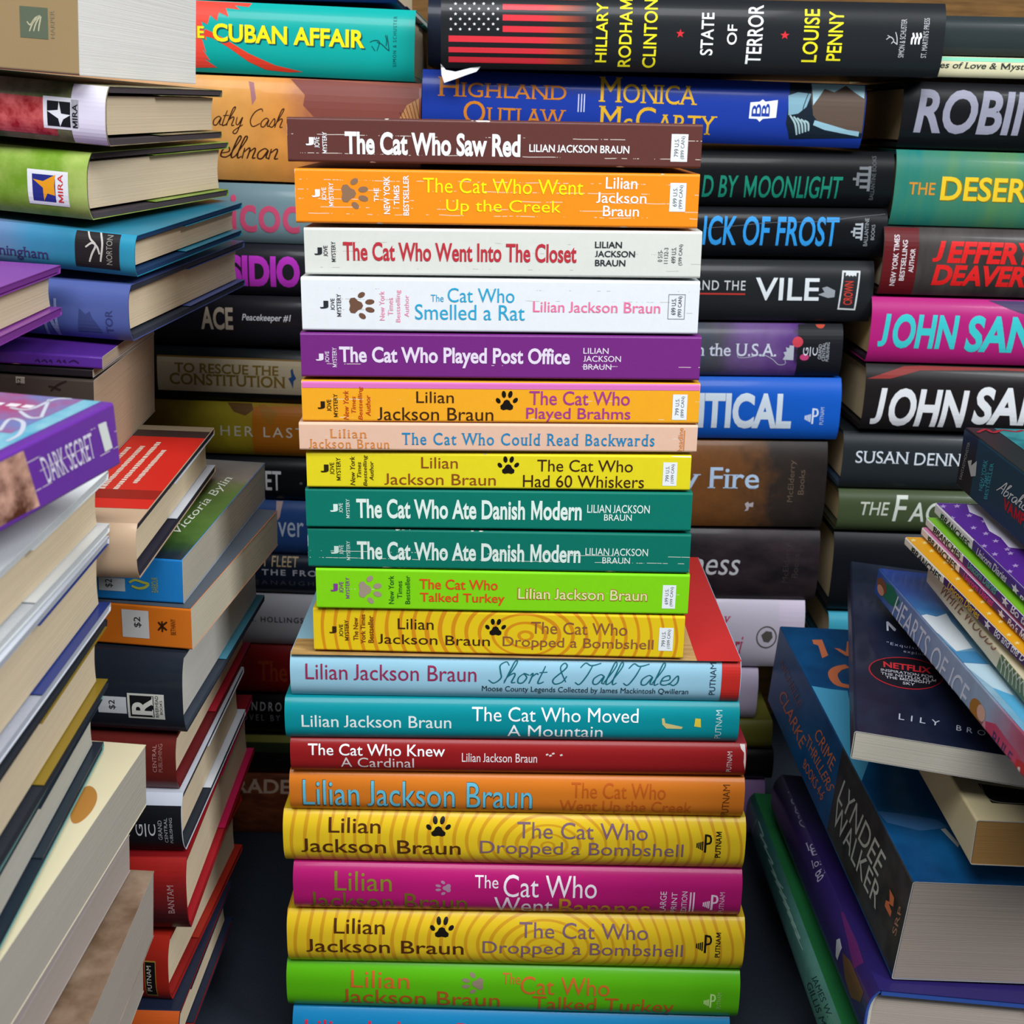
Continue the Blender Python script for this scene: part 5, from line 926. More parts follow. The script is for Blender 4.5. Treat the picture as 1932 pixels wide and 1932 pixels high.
book('pb', 0.21500, 0.02012, 0.14981, (-0.35351, 0.51305, 0.27011, -0.04199, 0.01549, 0.03262), ('plain', '#1c74b8'), '#1c1c1c', '#b8b0a0',
     'blue-spined paperback with a green garden cover', 'books in the left pile', [('s','cover_art','T',0,('grad','y',[(0,'#1c2c3c'),(0.1,'#2c4c28'),(0.2,'#4c7030'),(0.6,'#688440'),(0.74,'#7c8454'),(0.8,'#94887c'),(1,'#84807c')],30,0.1498),[0,14981,21500,14981,21500,0,0,0],'r'),
  ('t', 'author_name', 'T', 2, '#e8ecdc', [19946, 3322, 20099, 12177, 20728, 11782, 20580, 2641], 'Victoria Bylin', {'serif': 1}),
  ('s','price_sticker','S',1,'#b4b8bc',[17889,1002,19019,1002,19019,416,17889,416],'r'),
  ('t', 'price_sticker', 'S', 3, '#2c2c30', [18174, 950, 18513, 950, 18513, 574, 18174, 574], '$2', {'rot': 1}),
  ('k','publisher_mark','S',2,'#a8a83c',[[(19201,844),(19453,973),(19802,885),(20011,825),(19864,665),(19579,608),(19301,701)]],116),
  ('t', 'publisher_mark', 'S', 2, '#8c9c50', [20151, 1144, 20433, 1144, 20433, 469, 20151, 469], 'BARBOUR', {'rot': 1})])
book('pb', 0.21500, 0.01906, 0.13621, (-0.34932, 0.51922, 0.24933, -0.08793, 0.01379, 0.02674), ('plain', '#cc6c1c'), '#1c1c1c', '#c8bea8',
     'orange paperback with a white price sticker', 'books in the left pile', [('s','cover_art','T',0,'#4c545e',[0,13621,21500,13621,21500,0,0,0],'r'),
  ('s','price_sticker','S',1,'#c4c2c0',[18467,1661,19642,1661,19642,386,18467,386],'r'),
  ('t', 'price_sticker', 'S', 3, '#2c2c30', [18999, 1365, 19323, 1365, 19323, 878, 18999, 878], '$2', {'bold': 0.004, 'rot': 1}),
  ('k','publisher_mark','S',2,'#3c1c0c',[[(20060,1197),(20217,1021),(20425,848)],[(20043,816),(20217,1021),(20441,1229)],[(20227,1249),(20227,755)]],89),
  ('t', 'publisher_mark', 'S', 2, '#6c3410', [20598, 1389, 20813, 1389, 20813, 658, 20598, 658], 'BETHANY', {'rot': 1})])
book('hc', 0.23000, 0.03731, 0.15915, (-0.36932, 0.50054, 0.21204, -0.02726, 0.01033, 0.02811), ('grad', 'x', [(0, '#1a1c20'), (1, '#202834')], 10), '#3c4450', '#c8c4bc',
     'glossy black hardcover with a white emblem and price sticker', 'books in the left pile', [('s','price_sticker','S',1,'#c4c6ca',[19334,1755,20562,1755,20562,946,19334,946],'r'),
  ('t', 'price_sticker', 'S', 3, '#2c2c30', [19811, 1600, 20109, 1600, 20109, 1150, 19811, 1150], '$2', {'bold': 0.004, 'rot': 1}),
  ('s','publisher_mark','S',1,'#c8c6be',[20613,1963,22195,1963,22195,738,20613,738],'r'),
  ('s','publisher_mark','S',2,'#17181a',[20719,1867,21748,1867,21748,835,20719,835],'r'),
  ('t', 'publisher_mark', 'S', 3, '#d0cec6', [20790, 1837, 21712, 1837, 21712, 863, 20790, 863], 'R', {'serif': 1, 'bold': 0.03, 'rot': 1}),
  ('t', 'publisher_mark', 'S', 3, '#34302c', [21813, 1892, 21954, 1892, 21954, 855, 21813, 855], 'RIVERHEAD', {'rot': 1}),
  ('t', 'publisher_mark', 'S', 3, '#34302c', [22009, 1685, 22123, 1685, 22123, 1007, 22009, 1007], 'BOOKS', {'rot': 1})], flap='#4c94ac')
book('hc', 0.23500, 0.02715, 0.15839, (-0.38046, 0.5, 0.18074, -0.00372, 0.01162, 0.02329), ('plain', '#62201c'), '#6c1c20', '#e4d0b0',
     'dark brick red hardcover with small pink capitals', 'books in the left pile', [('t', 'publisher_mark', 'S', 2, '#b07c78', [22480, 2307, 22660, 2307, 22660, 1034, 22480, 1034], 'CENTRAL', {'rot': 1}),
  ('t', 'publisher_mark', 'S', 2, '#a06c68', [22733, 2348, 22913, 2348, 22913, 1046, 22733, 1046], 'PUBLISHING', {'rot': 1})], flap='#b41c34')
book('hc', 0.23500, 0.02887, 0.13940, (-0.37842, 0.49423, 0.14853, 0.00718, 0.00503, 0.0105), ('plain', '#c0c4d0'), '#2c3038', '#e4d0b0',
     'black-spined hardcover with a white top edge and white monogram', 'books in the left pile', [('s','cover_art','S',0,'#17181c',[0,2425,23500,2425,23500,0,0,0],'r'),
  ('t', 'publisher_mark', 'S', 2, '#c8cad0', [21438, 1547, 21753, 1547, 21753, 956, 21438, 956], 'G', {'rot': 1}),
  ('s','publisher_mark','S',2,'#c8cad0',[21840,1588,21893,1588,21893,928,21840,928],'r'),
  ('t', 'publisher_mark', 'S', 2, '#c8cad0', [21998, 1563, 22312, 1563, 22312, 972, 21998, 972], 'C', {'rot': 1}),
  ('t', 'publisher_mark', 'S', 2, '#a0a2a8', [22422, 1761, 22604, 1761, 22604, 763, 22422, 763], 'GRAND', {'rot': 1}),
  ('t', 'publisher_mark', 'S', 2, '#a0a2a8', [22698, 1888, 22844, 1888, 22844, 610, 22698, 610], 'CENTRAL', {'rot': 1}),
  ('t', 'publisher_mark', 'S', 2, '#a0a2a8', [22931, 1894, 23062, 1894, 23062, 576, 22931, 576], 'PUBLISHING', {'rot': 1})], flap='#ccd0d8')
book('hc', 0.23500, 0.03710, 0.16791, (-0.37755, 0.48781, 0.10933, 0.02239, 0.01361, 0.00804), ('plain', '#84161a'), '#a01c24', '#e4d0b0',
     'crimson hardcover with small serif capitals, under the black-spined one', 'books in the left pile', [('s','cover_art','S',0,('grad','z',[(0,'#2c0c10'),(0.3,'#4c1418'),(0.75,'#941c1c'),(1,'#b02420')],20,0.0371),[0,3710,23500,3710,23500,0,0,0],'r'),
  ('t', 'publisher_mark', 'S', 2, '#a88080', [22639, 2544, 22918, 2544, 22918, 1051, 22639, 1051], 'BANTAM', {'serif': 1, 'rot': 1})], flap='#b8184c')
book('hc', 0.22500, 0.03463, 0.13191, (-0.37845, 0.50394, 0.07463, -0.04834, 0.00323, 0.02884), ('plain', '#9a2216'), '#8c1c18', '#e4d0b0',
     'scarlet hardcover with a black and gold publisher panel', 'books in the left pile', [('s','publisher_mark','S',1,'#9c7c30',[21400,2394,21921,2394,21921,327,21400,327],'r'),
  ('s','publisher_mark','S',2,'#14100e',[21431,2328,21890,2328,21890,437,21431,437],'r'),
  ('t', 'publisher_mark', 'S', 3, '#c8c0b0', [21491, 2136, 21706, 2136, 21706, 693, 21491, 693], 'PUTNAM', {'rot': 1})])
book('hc', 0.23000, 0.02557, 0.10819, (-0.37833, 0.48859, 0.04343, -0.00757, 0.00152, 0.00523), ('plain', '#1c2438'), '#8c2018', '#e4d0b0',
     'navy and orange hardcover, lowest of the left pile', 'books in the left pile', [('s','cover_art','S',1,'#b8501c',[19320,2557,23000,2557,23000,0,19320,0],'r')])

# books in the front left pile
book('hc', 0.23500, 0.02094, 0.15000, (-0.41689, 0.37378, 0.39434, 0.06211, -0.00826, 0.05623), ('plain', '#8c40a0'), '#7c3890', '#e4d0b0',
     'violet cloth-bound hardcover lying in front of the periwinkle hardcover', 'books in the front left pile', [])
book('pb', 0.17000, 0.02107, 0.10600, (-0.1731, 0.23607, 0.34078, 1.30032, 0.0033, -0.07099), ('wear', '#602c90', [0.3, 0.55, 0.75], 0.5), '#1c1c1c', '#e4d0b0',
     'purple paperback with turquoise cover, tilted on top of the front left pile', 'books in the front left pile', [('p','cover_art','S',1,('noise','#4c2418','#d0a08c',90,(1,1,1)),[(10841,1990),(12312,1985),(12693,157),(10435,209)]),
  ('t', 'title', 'S', 2, '#cfc8d8', [12965, 1553, 15597, 1539, 15691, 676, 13223, 664], 'DARK SECRET', {'serif': 1}),
  ('s','price_label','S',2,'#c8ccc8',[16020,1660,16458,1638,16664,694,16230,694],'r'),
  ('s','cover_art','T',1,('noise','#2f8fb4','#9ac4cc',30,(1,1,1)),[0,10600,17000,10600,17000,424,0,424],'r'),
  ('s','cover_art','T',2,('noise','#5a78b0','#a0406c',40,(1,1,1)),[13260,10600,17000,10600,17000,1060,13260,1060],'r'),
  ('k','title','T',3,'#b8bcc8',[[(13383,1539),(14467,1988),(14286,1392),(13270,778),(12556,706)],[(15529,2761),(15547,2055),(16726,1974),(16972,1471)],[(16682,2126),(14883,1176)],[(15305,2240),(14784,1515),(14883,1176)]],142),
  ('i','blurb','T',3,'#d8d0d8',0.93,0.2,0.8,0.02,3,9)])
book('hc', 0.23500, 0.02409, 0.15000, (-0.38258, 0.30231, 0.32366, 0.03331, -0.00954, 0.05306), ('plain', '#dce0e0'), '#c8ccd0', '#e4d0b0',
     'white-jacketed hardcover directly under the tilted purple paperback', 'books in the front left pile', [])
book('hc', 0.23500, 0.03050, 0.15000, (-0.38225, 0.29901, 0.29112, 0.04753, -0.01202, 0.0496), ('plain', '#d8dce4'), '#b0b4c0', '#e4d0b0',
     'hardcover with white jacket and navy flap in the front left pile', 'books in the front left pile', [], flap='#2c3c80')
book('hc', 0.23500, 0.02869, 0.15000, (-0.38255, 0.29317, 0.26205, 0.06014, -0.0104, 0.0592), ('plain', '#2c3038'), '#2c3038', '#e4d0b0',
     'dark hardcover with an olive gold flap in the front left pile', 'books in the front left pile', [], flap='#8c7424')
book('hc', 0.23500, 0.02499, 0.15000, (-0.38387, 0.28877, 0.23395, 0.07101, -0.0108, 0.05163), ('plain', '#6ca4a0'), '#24303c', '#c8c4b8',
     'hardcover with pale teal jacket and dark boards in the front left pile', 'books in the front left pile', [], flap='#24303c')
book('pb', 0.21000, 0.02723, 0.14500, (-0.36204, 0.32608, 0.20187, -0.02862, -0.01289, 0.04921), ('plain', '#e8dcb8'), '#1c1c1c', '#b8b0a4',
     'cream paperback with an orange seal on its cover', 'books in the front left pile', [('s','seal','T',1,'#b8803c',[19555,10737,20265,11041,20839,9037,20252,7685],'ell')])
book('pb', 0.21000, 0.01691, 0.14500, (-0.36802, 0.31905, 0.17431, -0.0188, -0.01113, 0.05386), ('plain', '#b0a4a4'), '#1c1c1c', '#b4a8a0',
     'grey paperback under the cream one with the orange seal', 'books in the front left pile', [])
book('pb', 0.21000, 0.03164, 0.14000, (-0.3534, 0.31688, 0.1416, 0.0391, -0.01298, 0.06409), ('noise', '#6c5440', '#a8907c', 26, (1, 1, 1)), '#1c1c1c', '#b0a69c',
     'paperback with a mottled brown cover in the front left pile', 'books in the front left pile', [])
book('pb', 0.21000, 0.01755, 0.14000, (-0.35847, 0.3126, 0.11443, 0.03723, -0.01056, 0.05336), ('plain', '#a89c94'), '#1c1c1c', '#b4aaa0',
     'pale grey paperback, lowest of the front left pile', 'books in the front left pile', [])

# books in the right pile
book('hc', 0.25000, 0.02302, 0.15000, (0.1523, 0.71981, 0.03294, -1.59464, -0.07051, -0.09689), ('noise', '#1e5c32', '#26703e', 14, (1, 1, 1)), '#28502c', '#b8ac9c',
     'green hardcover at the foot of the right pile', 'books in the right pile', [('k','title','S',2,'#8cb0a4',[[(3155,1922),(2788,803)],[(3478,1968),(5420,1934),(4806,1735),(6835,1894),(6304,1728),(8899,1907),(7849,1670)],[(7849,1670),(10261,1802),(9027,1557),(11842,1955)],[(9127,1692),(11452,1818),(10272,1583),(12912,1927)],[(10361,1712),(12604,1833),(11474,1607),(13948,1900)],[(11553,1731),(13719,1847),(12635,1631),(14951,1872)],[(12706,1750),(14799,1861),(13759,1652),(15925,1844)],[(13821,1767),(15845,1874),(14845,1673),(16868,1816)],[(14901,1783),(16858,1886),(15897,1693),(17784,1787)]],77),
  ('t', 'author_name', 'S', 2, '#1c3438', [20376, 2029, 23783, 2084, 23515, 1791, 20109, 1673], 'JAMES W.', {}),
  ('t', 'author_name', 'S', 2, '#1c3438', [20201, 1552, 23694, 1568, 22910, 976, 19553, 967], 'GILLIS M', {}),
  ('s','cover_art','S',0,('grad','x',[(0,'#1c4440'),(0.3,'#2c6460'),(0.75,'#5c9488'),(1,'#4c8478')],20),[0,2302,25000,2302,25000,0,0,0],'r')])
book('hc', 0.23361, 0.02760, 0.15500, (0.15904, 0.68214, 0.06191, -1.60019, -0.0594, -0.11267), ('grad', 'x', [(0, '#1c1a2c'), (0.3, '#2c2050'), (0.6, '#34246c'), (1, '#2c2468')], 12), '#2c4c94', '#a89c90',
     'indigo hardcover under the very thick blue paperback', 'books in the right pile', [('t', 'author_name', 'S', 2, '#787c94', [3839, 3808, 8033, 3497, 7396, 2567, 2322, 2647], 'raub', {'script': 1, 'sh': 0.1, 'bold': 0.05}),
  ('t', 'title', 'S', 2, '#b4b0c8', [8800, 2455, 9715, 3333, 10518, 3268, 9668, 2427], 'lost', {'serif': 1}),
  ('t', 'title', 'S', 2, '#b4b0c8', [9694, 2510, 11014, 3741, 11930, 3634, 10596, 2481], 'boy', {'serif': 1}),
  ('t', 'title', 'S', 2, '#b4b0c8', [10684, 2360, 11403, 3108, 11975, 2970, 11426, 2283], 'lost', {'serif': 1}),
  ('t', 'title', 'S', 2, '#b4b0c8', [11547, 2204, 12325, 3573, 13046, 3479, 12862, 2209], 'girl', {'serif': 1}),
  ('p','cover_art','S',2,'#b8c0cc',[(17721,1847),(18056,2107),(18694,1985),(18361,1168),(18009,1172)]),
  ('p','cover_art','S',1,'#5c4434',[(18913,1862),(20122,2161),(22611,2147),(22583,1656),(21096,972),(19872,1196)]),
  ('p','cover_art','S',0,'#5c2460',[(16525,2657),(17000,2838),(21066,2663),(20783,2148),(18745,2443)])])
book('pb', 0.23801, 0.05020, 0.15200, (0.15592, 0.69808, 0.13082, -1.52929, -0.05203, 0.06693), ('noise', '#0f4070', '#15588c', 24, (1, 1, 1)), '#1c1c1c', '#a4968a',
     'very thick blue and charcoal paperback with orange lettering', 'books in the right pile', [('t', 'title', 'S', 2, '#7c5c60', [1726, 3771, 6363, 3483, 5789, 2877, 1078, 3107], 'NICHELLE', {}),
  ('t', 'title', 'S', 2, '#d0744c', [2845, 2395, 8035, 2172, 7356, 1191, 1986, 1429], 'CLARKE', {}),
  ('t', 'title', 'S', 2, '#d0744c', [9673, 3935, 12810, 3941, 12463, 3004, 9032, 3077], 'CRIME', {}),
  ('t', 'title', 'S', 2, '#d0744c', [8184, 2667, 13360, 2676, 12509, 1903, 7956, 1899], 'THRILLERS', {}),
  ('t', 'title', 'S', 2, '#d0744c', [8330, 1240, 12226, 1646, 11849, 902, 8220, 615], 'BOOKS 4-6', {}),
  ('t', 'author_name', 'S', 2, '#b8bcb4', [14357, 3809, 20855, 4016, 20380, 2658, 13951, 2438], 'LYNDEE', {}),
  ('t', 'author_name', 'S', 2, '#b8bcb4', [13951, 2438, 21045, 2462, 20872, 1264, 13831, 1040], 'WALKER', {}),
  ('p','publisher_mark','S',2,'#d0744c',[(21824,3131),(22427,3144),(22536,2757),(22030,2531),(22483,2457),(22467,2167),(21700,2140),(21691,2439),(22091,2665)]),
  ('t', 'publisher_mark', 'S', 2, '#b08068', [22936, 1742, 23054, 3209, 23402, 3400, 23369, 1883], 'SRP', {}),
  ('p','title','T',2,'#d0744c',[(1615,1505),(1550,2101),(3510,1928),(3893,1486),(2322,1676),(2142,1435)]),
  ('p','title','T',2,'#d0744c',[(2537,2535),(2607,2841),(2985,3096),(1600,3558),(1575,3788),(3466,3290),(3461,2961)]),
  ('k','title','T',2,'#d0744c',[[(4704,2700),(5060,2044),(5771,1571),(6790,1562),(7100,2105)]],516),
  ('s','cover_art','S',0,('noise','#24282c','#3c4044',60,(1,1,1)),[13328,5020,23801,5020,23801,201,13328,201],'r'),
  ('p','cover_art','T',1,'#4ea4cc',[(7214,10),(7477,1013),(7572,1880),(11037,1230),(14142,1140),(16518,-51),(15424,-364),(12125,-257)]),  # lit patch on the top cover, painted in as pale cyan
  ('p','cover_art','T',1,'#3c6ca0',[(18780,35),(18849,844),(19231,2602),(19828,2988),(20174,1527),(19650,213)]),
  ('p','title','T',2,'#b8bcb8',[(19983,2522),(19904,2774),(21038,2987),(21285,2823)])])
book('pb', 0.11000, 0.02038, 0.10000, (0.19182, 0.56197, 0.17658, -1.60045, -0.00904, -0.00397), ('plain', '#dccca0'), '#1c1c1c', '#b0844c',
     'small yellowed paperback with a black cover panel', 'books in the right pile', [('p','cover_art','T',1,'#1c1a1c',[(7963,988),(8442,3237),(9658,3208),(9664,2349),(9572,1058)]),
  ('k','cover_art','T',3,'#b0a890',[[(8097,1071),(9429,1171),(9528,3188)]],50)])
book('pb', 0.22133, 0.01272, 0.13500, (0.1937, 0.68917, 0.21143, -1.80674, -0.04578, -0.00395), ('noise', '#10162a', '#222840', 22, (1, 1, 1)), '#1c1c1c', '#d0c8b8',
     'dark night-sky paperback with a red-rimmed oval badge', 'books in the right pile', [('p','title','T',1,'#c8ccdc',[(8976,1705),(8891,1797),(9814,2154),(10126,2102),(10092,2024),(9397,1795),(10191,1783),(10231,1687)]),
  ('t', 'blurb', 'T', 2, '#a8aec8', [11668, 1639, 11831, 3415, 12347, 3369, 12147, 1607], '"Exquisite', {'spacing': 1.2}),
  ('t', 'blurb', 'T', 2, '#a8aec8', [12413, 2393, 12467, 3376, 12953, 3332, 12874, 2372], 'explor', {'spacing': 1.2}),
  ('s','film_badge','T',1,'#b82830',[13603,721,13091,4235,16949,3878,17167,683],'ell'),
  ('s','film_badge','T',2,'#1a1820',[13692,779,13231,4165,16870,3828,17042,743],'ell'),
  ('t', 'film_badge', 'T', 3, '#d03038', [14275, 1387, 14145, 3569, 14899, 3506, 14942, 1381], 'NETFLIX', {'bold': 0.03}),
  ('t', 'film_badge', 'T', 3, '#c8c8d0', [15166, 1256, 15085, 3610, 15399, 3574, 15456, 1248], 'INSPIRATION FOR', {'bold': 0.004}),
  ('t', 'film_badge', 'T', 3, '#c8c8d0', [15572, 1244, 15467, 3685, 15777, 3650, 15859, 1236], 'THE NETFLIX FILM', {'bold': 0.004}),
  ('t', 'film_badge', 'T', 3, '#c8c8d0', [15929, 1437, 15820, 3446, 16127, 3412, 16206, 1442], 'THE MIDNIGHT', {'bold': 0.012}),
  ('t', 'film_badge', 'T', 3, '#c8c8d0', [16302, 2180, 16273, 2718, 16576, 2688, 16600, 2166], 'SKY', {'bold': 0.012}),
  ('t', 'author_name', 'T', 2, '#c4c8d8', [19775, 1868, 19876, 3545, 20383, 3469, 20375, 1829], 'LILY', {'spacing': 1.8}),
  ('t', 'author_name', 'T', 2, '#c4c8d8', [20008, 4200, 20147, 5360, 20644, 5277, 20534, 4144], 'BRO', {'spacing': 1.8})])
book('pb', 0.23500, 0.01407, 0.13000, (0.18922, 0.62095, 0.22995, -1.60305, -0.09035, -0.06362), ('grad', 'x', [(0, '#2858b0'), (0.25, '#6c88c4'), (0.5, '#9cb0d4'), (0.72, '#a8bcdc'), (0.86, '#c07898'), (1, '#bc2c54')], 20), '#1c1c1c', '#e4d0b0',
     'paperback with icy blue cover and pink-ended spine', 'books in the right pile', [('s','cover_art','T',0,('grad','x',[(0,'#1c44a4'),(0.22,'#2858b4'),(0.3,'#3c84c8'),(0.5,'#7cb8e0'),(0.7,'#a8d4ec'),(1,'#58b0dc')],22),[0,13000,23500,13000,23500,20,0,20],'r'),
  ('t', 'title', 'S', 2, '#d4d8ec', [4057, 1164, 15508, 845, 15201, -227, 3601, 30], 'HEARTS OF ICE', {}),
  ('t', 'author_name', 'S', 2, '#3c3468', [18565, 364, 20750, 345, 20577, -124, 18538, -120], 'RULE', {'serif': 1}),
  ('p','cover_art','S',0,'#1c6c54',[(1717,1149),(3077,1302),(4544,998),(3980,478),(2604,379),(1446,363)]),
  ('s','cover_art','S',2,'#7c4c34',[173,1121,2087,1121,2087,435,173,435],'ell'),
  ('s','cover_art','S',3,'#c89078',[422,772,1724,772,1724,302,422,302],'ell'),
  ('p','cover_art','S',0,'#c04468',[(17507,305),(18636,650),(21185,530),(21809,372),(22212,-322),(18492,-357),(17373,-442)]),
  ('s','cover_art','S',2,'#a8702c',[15783,769,17500,769,17500,-145,15783,-145],'ell'),
  ('s','cover_art','S',3,'#d8a898',[16625,748,17576,748,17576,144,16625,144],'ell'),
  ('p','cover_art','S',2,'#d08ca0',[(17035,105),(17662,371),(18124,-385),(17531,-442)]),
  ('p','publisher_mark','S',2,'#c02028',[(21079,366),(21947,500),(21914,-149),(21058,-236)]),
  ('p','publisher_mark','S',3,'#e8d8d8',[(21365,165),(21564,226),(21614,26),(21404,-73)]),
  ('p','cover_art','T',1,'#dfe8f0',[(8193,-350),(7569,352),(7784,746),(7046,1419),(8303,1272),(10145,1229),(11904,1109),(12637,181),(10552,92)]),
  ('p','cover_art','T',1,'#4890c4',[(11461,-31),(12637,181),(12314,1119),(13894,1159),(14085,12)]),
  ('p','cover_art','T',1,'#c8e4f4',[(13920,-73),(13894,1159),(15591,1128),(17398,960),(16730,355),(15363,147)]),
  ('p','cover_art','T',1,'#5cb4e0',[(16730,355),(17398,960),(19855,831),(21194,346),(18738,371)])])
book('pb', 0.20000, 0.00805, 0.13000, (0.19968, 0.57506, 0.25338, -1.619, -0.02399, -0.02632), ('plain', '#dcd0b0'), '#1c1c1c', '#e4d0b0',
     'cream paperback with thin brown capitals, under the thin white-ended paperbacks', 'books in the right pile', [('t', 'title', 'S', 2, '#8c5c3c', [2841, 909, 10816, 1154, 10172, 560, 2131, 263], 'WHITE WOODS', {}),
  ('p','cover_art','S',0,'#5c7048',[(11078,945),(14628,1103),(15074,122),(10699,-19)]),
  ('k','cover_art','S',2,'#c8ccc0',[[(10974,728),(11311,446),(11304,23)],[(11311,446),(11570,762)]],99),
  ('k','cover_art','S',2,'#c8ccc0',[[(11457,743),(11750,462),(11772,68)],[(11750,462),(12009,763)]],98),
  ('k','cover_art','S',2,'#c8ccc0',[[(11932,758),(12181,477),(12232,113)],[(12181,477),(12441,764)]],96),
  ('k','cover_art','S',2,'#c8ccc0',[[(12397,773),(12605,492),(12683,156)],[(12605,492),(12865,765)]],95),
  ('k','cover_art','S',2,'#c8ccc0',[[(12855,788),(13023,507),(13126,199)],[(13023,507),(13282,766)]],94),
  ('k','cover_art','S',2,'#c8ccc0',[[(13304,802),(13433,521),(13562,241)],[(13433,521),(13693,767)]],92),
  ('k','cover_art','S',2,'#c8ccc0',[[(13745,816),(13836,535),(13989,282)],[(13836,535),(14097,768)]],91)])
book('pb', 0.19000, 0.00416, 0.13300, (0.19126, 0.58804, 0.26794, -1.53806, -0.01265, 0.00891), ('plain', '#ece8dc'), '#1c1c1c', '#e4d0b0',
     'thin yellow paperback with pale stars, lowest of four thin white-ended paperbacks', 'books in the right pile', [('s','cover_art','T',0,'#eca81c',[0,13300,19000,13300,19000,20,0,20],'r'),
  ('s','cover_art','S',0,'#43205c',[5415,400,19000,400,19000,17,5415,17],'r'),
  ('t', 'publisher_mark', 'S', 2, '#2c3430', [1285, 329, 5112, 328, 4894, -47, 1022, -48], 'BRANCHES', {'bold': 0.02}),
  ('t', 'series_name', 'S', 2, '#e0b828', [6088, 386, 9749, 440, 9538, 44, 5915, 32], 'Unicorn Diaries', {'bold': 0.012}),
  ('s','cover_art','S',2,'#e4e0ee',[10152,435,10888,435,10888,16,10152,16],'star'),
  ('t', 'title', 'S', 2, '#e8e4f0', [11371, 443, 14290, 553, 14058, 155, 11249, 90], 'Bo and the D', {'bold': 0.01}),
  ('k','publisher_mark','S',2,'#2c6c3c',[[(1174,306),(1117,111)]],185),
  ('s','cover_art','T',1,'#f0dc90',[200,155,176,518,774,318,797,-41],'star'),
  ('s','cover_art','T',1,'#f0dc90',[538,606,515,967,1106,764,1129,407],'star'),
  ('s','cover_art','T',1,'#f0dc90',[1737,517,1715,871,2285,673,2306,322],'star'),
  ('s','cover_art','T',1,'#f0dc90',[3329,625,3308,971,3850,777,3870,434],'star'),
  ('s','cover_art','T',1,'#f0dc90',[4205,657,4185,998,4711,806,4730,468],'star'),
  ('s','cover_art','T',1,'#f0dc90',[5489,419,5470,752,5974,567,5992,236],'star'),
  ('s','cover_art','T',1,'#f0dc90',[6902,486,6884,812,7365,630,7382,307],'star'),
  ('s','cover_art','T',1,'#f0dc90',[6088,716,6070,1046,6564,860,6582,533],'star'),
  ('s','cover_art','T',1,'#f0dc90',[8253,478,8237,796,8695,619,8711,303],'star'),
  ('s','cover_art','T',1,'#f0dc90',[9553,259,9538,569,9975,398,9990,90],'star'),
  ('s','cover_art','T',1,'#f0dc90',[10432,396,10417,701,10840,531,10855,228],'star'),
  ('s','cover_art','T',1,'#f0dc90',[11801,186,11787,484,12189,320,12203,25],'star'),
  ('s','cover_art','T',1,'#f0dc90',[12616,185,12603,479,12993,317,13006,26],'star')])
book('pb', 0.19000, 0.00390, 0.13300, (0.19878, 0.58804, 0.27332, -1.55997, -0.01233, 0.00893), ('plain', '#ece4e8'), '#1c1c1c', '#e4d0b0',
     'thin paperback with a pink cover, third of four thin white-ended paperbacks', 'books in the right pile', [('s','cover_art','T',0,'#d880ac',[0,13300,19000,13300,19000,20,0,20],'r'),
  ('s','cover_art','S',0,'#4c2474',[5415,374,19000,374,19000,16,5415,16],'r'),
  ('t', 'publisher_mark', 'S', 2, '#2c3430', [1229, 332, 5088, 343, 4867, -29, 1005, -27], 'BRANCHES', {'bold': 0.02}),
  ('t', 'series_name', 'S', 2, '#d83c9c', [6111, 347, 9653, 458, 9445, 46, 5979, -4], 'Unicorn Diaries', {'bold': 0.012}),
  ('s','cover_art','S',2,'#e4e0ee',[10055,343,10919,343,10919,-55,10055,-55],'star'),
  ('t', 'title', 'S', 2, '#e8e4f0', [11286, 329, 13267, 416, 13091, 36, 11162, -22], "Bo's Ma", {'bold': 0.01}),
  ('k','publisher_mark','S',2,'#2c6c3c',[[(1115,309),(1080,123)]],187)])
book('pb', 0.19000, 0.00423, 0.13300, (0.20041, 0.58804, 0.27805, -1.57175, -0.01238, 0.00888), ('plain', '#e4e8e0'), '#1c1c1c', '#e4d0b0',
     'thin paperback with a green cover edge, second of four thin white-ended paperbacks', 'books in the right pile', [('s','cover_art','T',0,'#7cbc2c',[0,13300,19000,13300,19000,20,0,20],'r'),
  ('s','cover_art','S',0,'#45287c',[5415,406,19000,406,19000,17,5415,17],'r'),
  ('t', 'publisher_mark', 'S', 2, '#2c3430', [1414, 434, 5225, 449, 5009, 60, 1137, 77], 'BRANCHES', {'bold': 0.02}),
  ('t', 'series_name', 'S', 2, '#4cb4a0', [6168, 433, 9717, 518, 9480, 121, 6053, 92], 'Unicorn Diaries', {'bold': 0.012}),
  ('s','cover_art','S',2,'#e4e0ee',[10144,462,11007,462,11007,49,10144,49],'star'),
  ('t', 'title', 'S', 2, '#e8e4f0', [11343, 444, 13464, 483, 13288, 101, 11219, 90], 'Bo the', {'bold': 0.01}),
  ('k','publisher_mark','S',2,'#2c6c3c',[[(1298,411),(1238,227)]],188)])
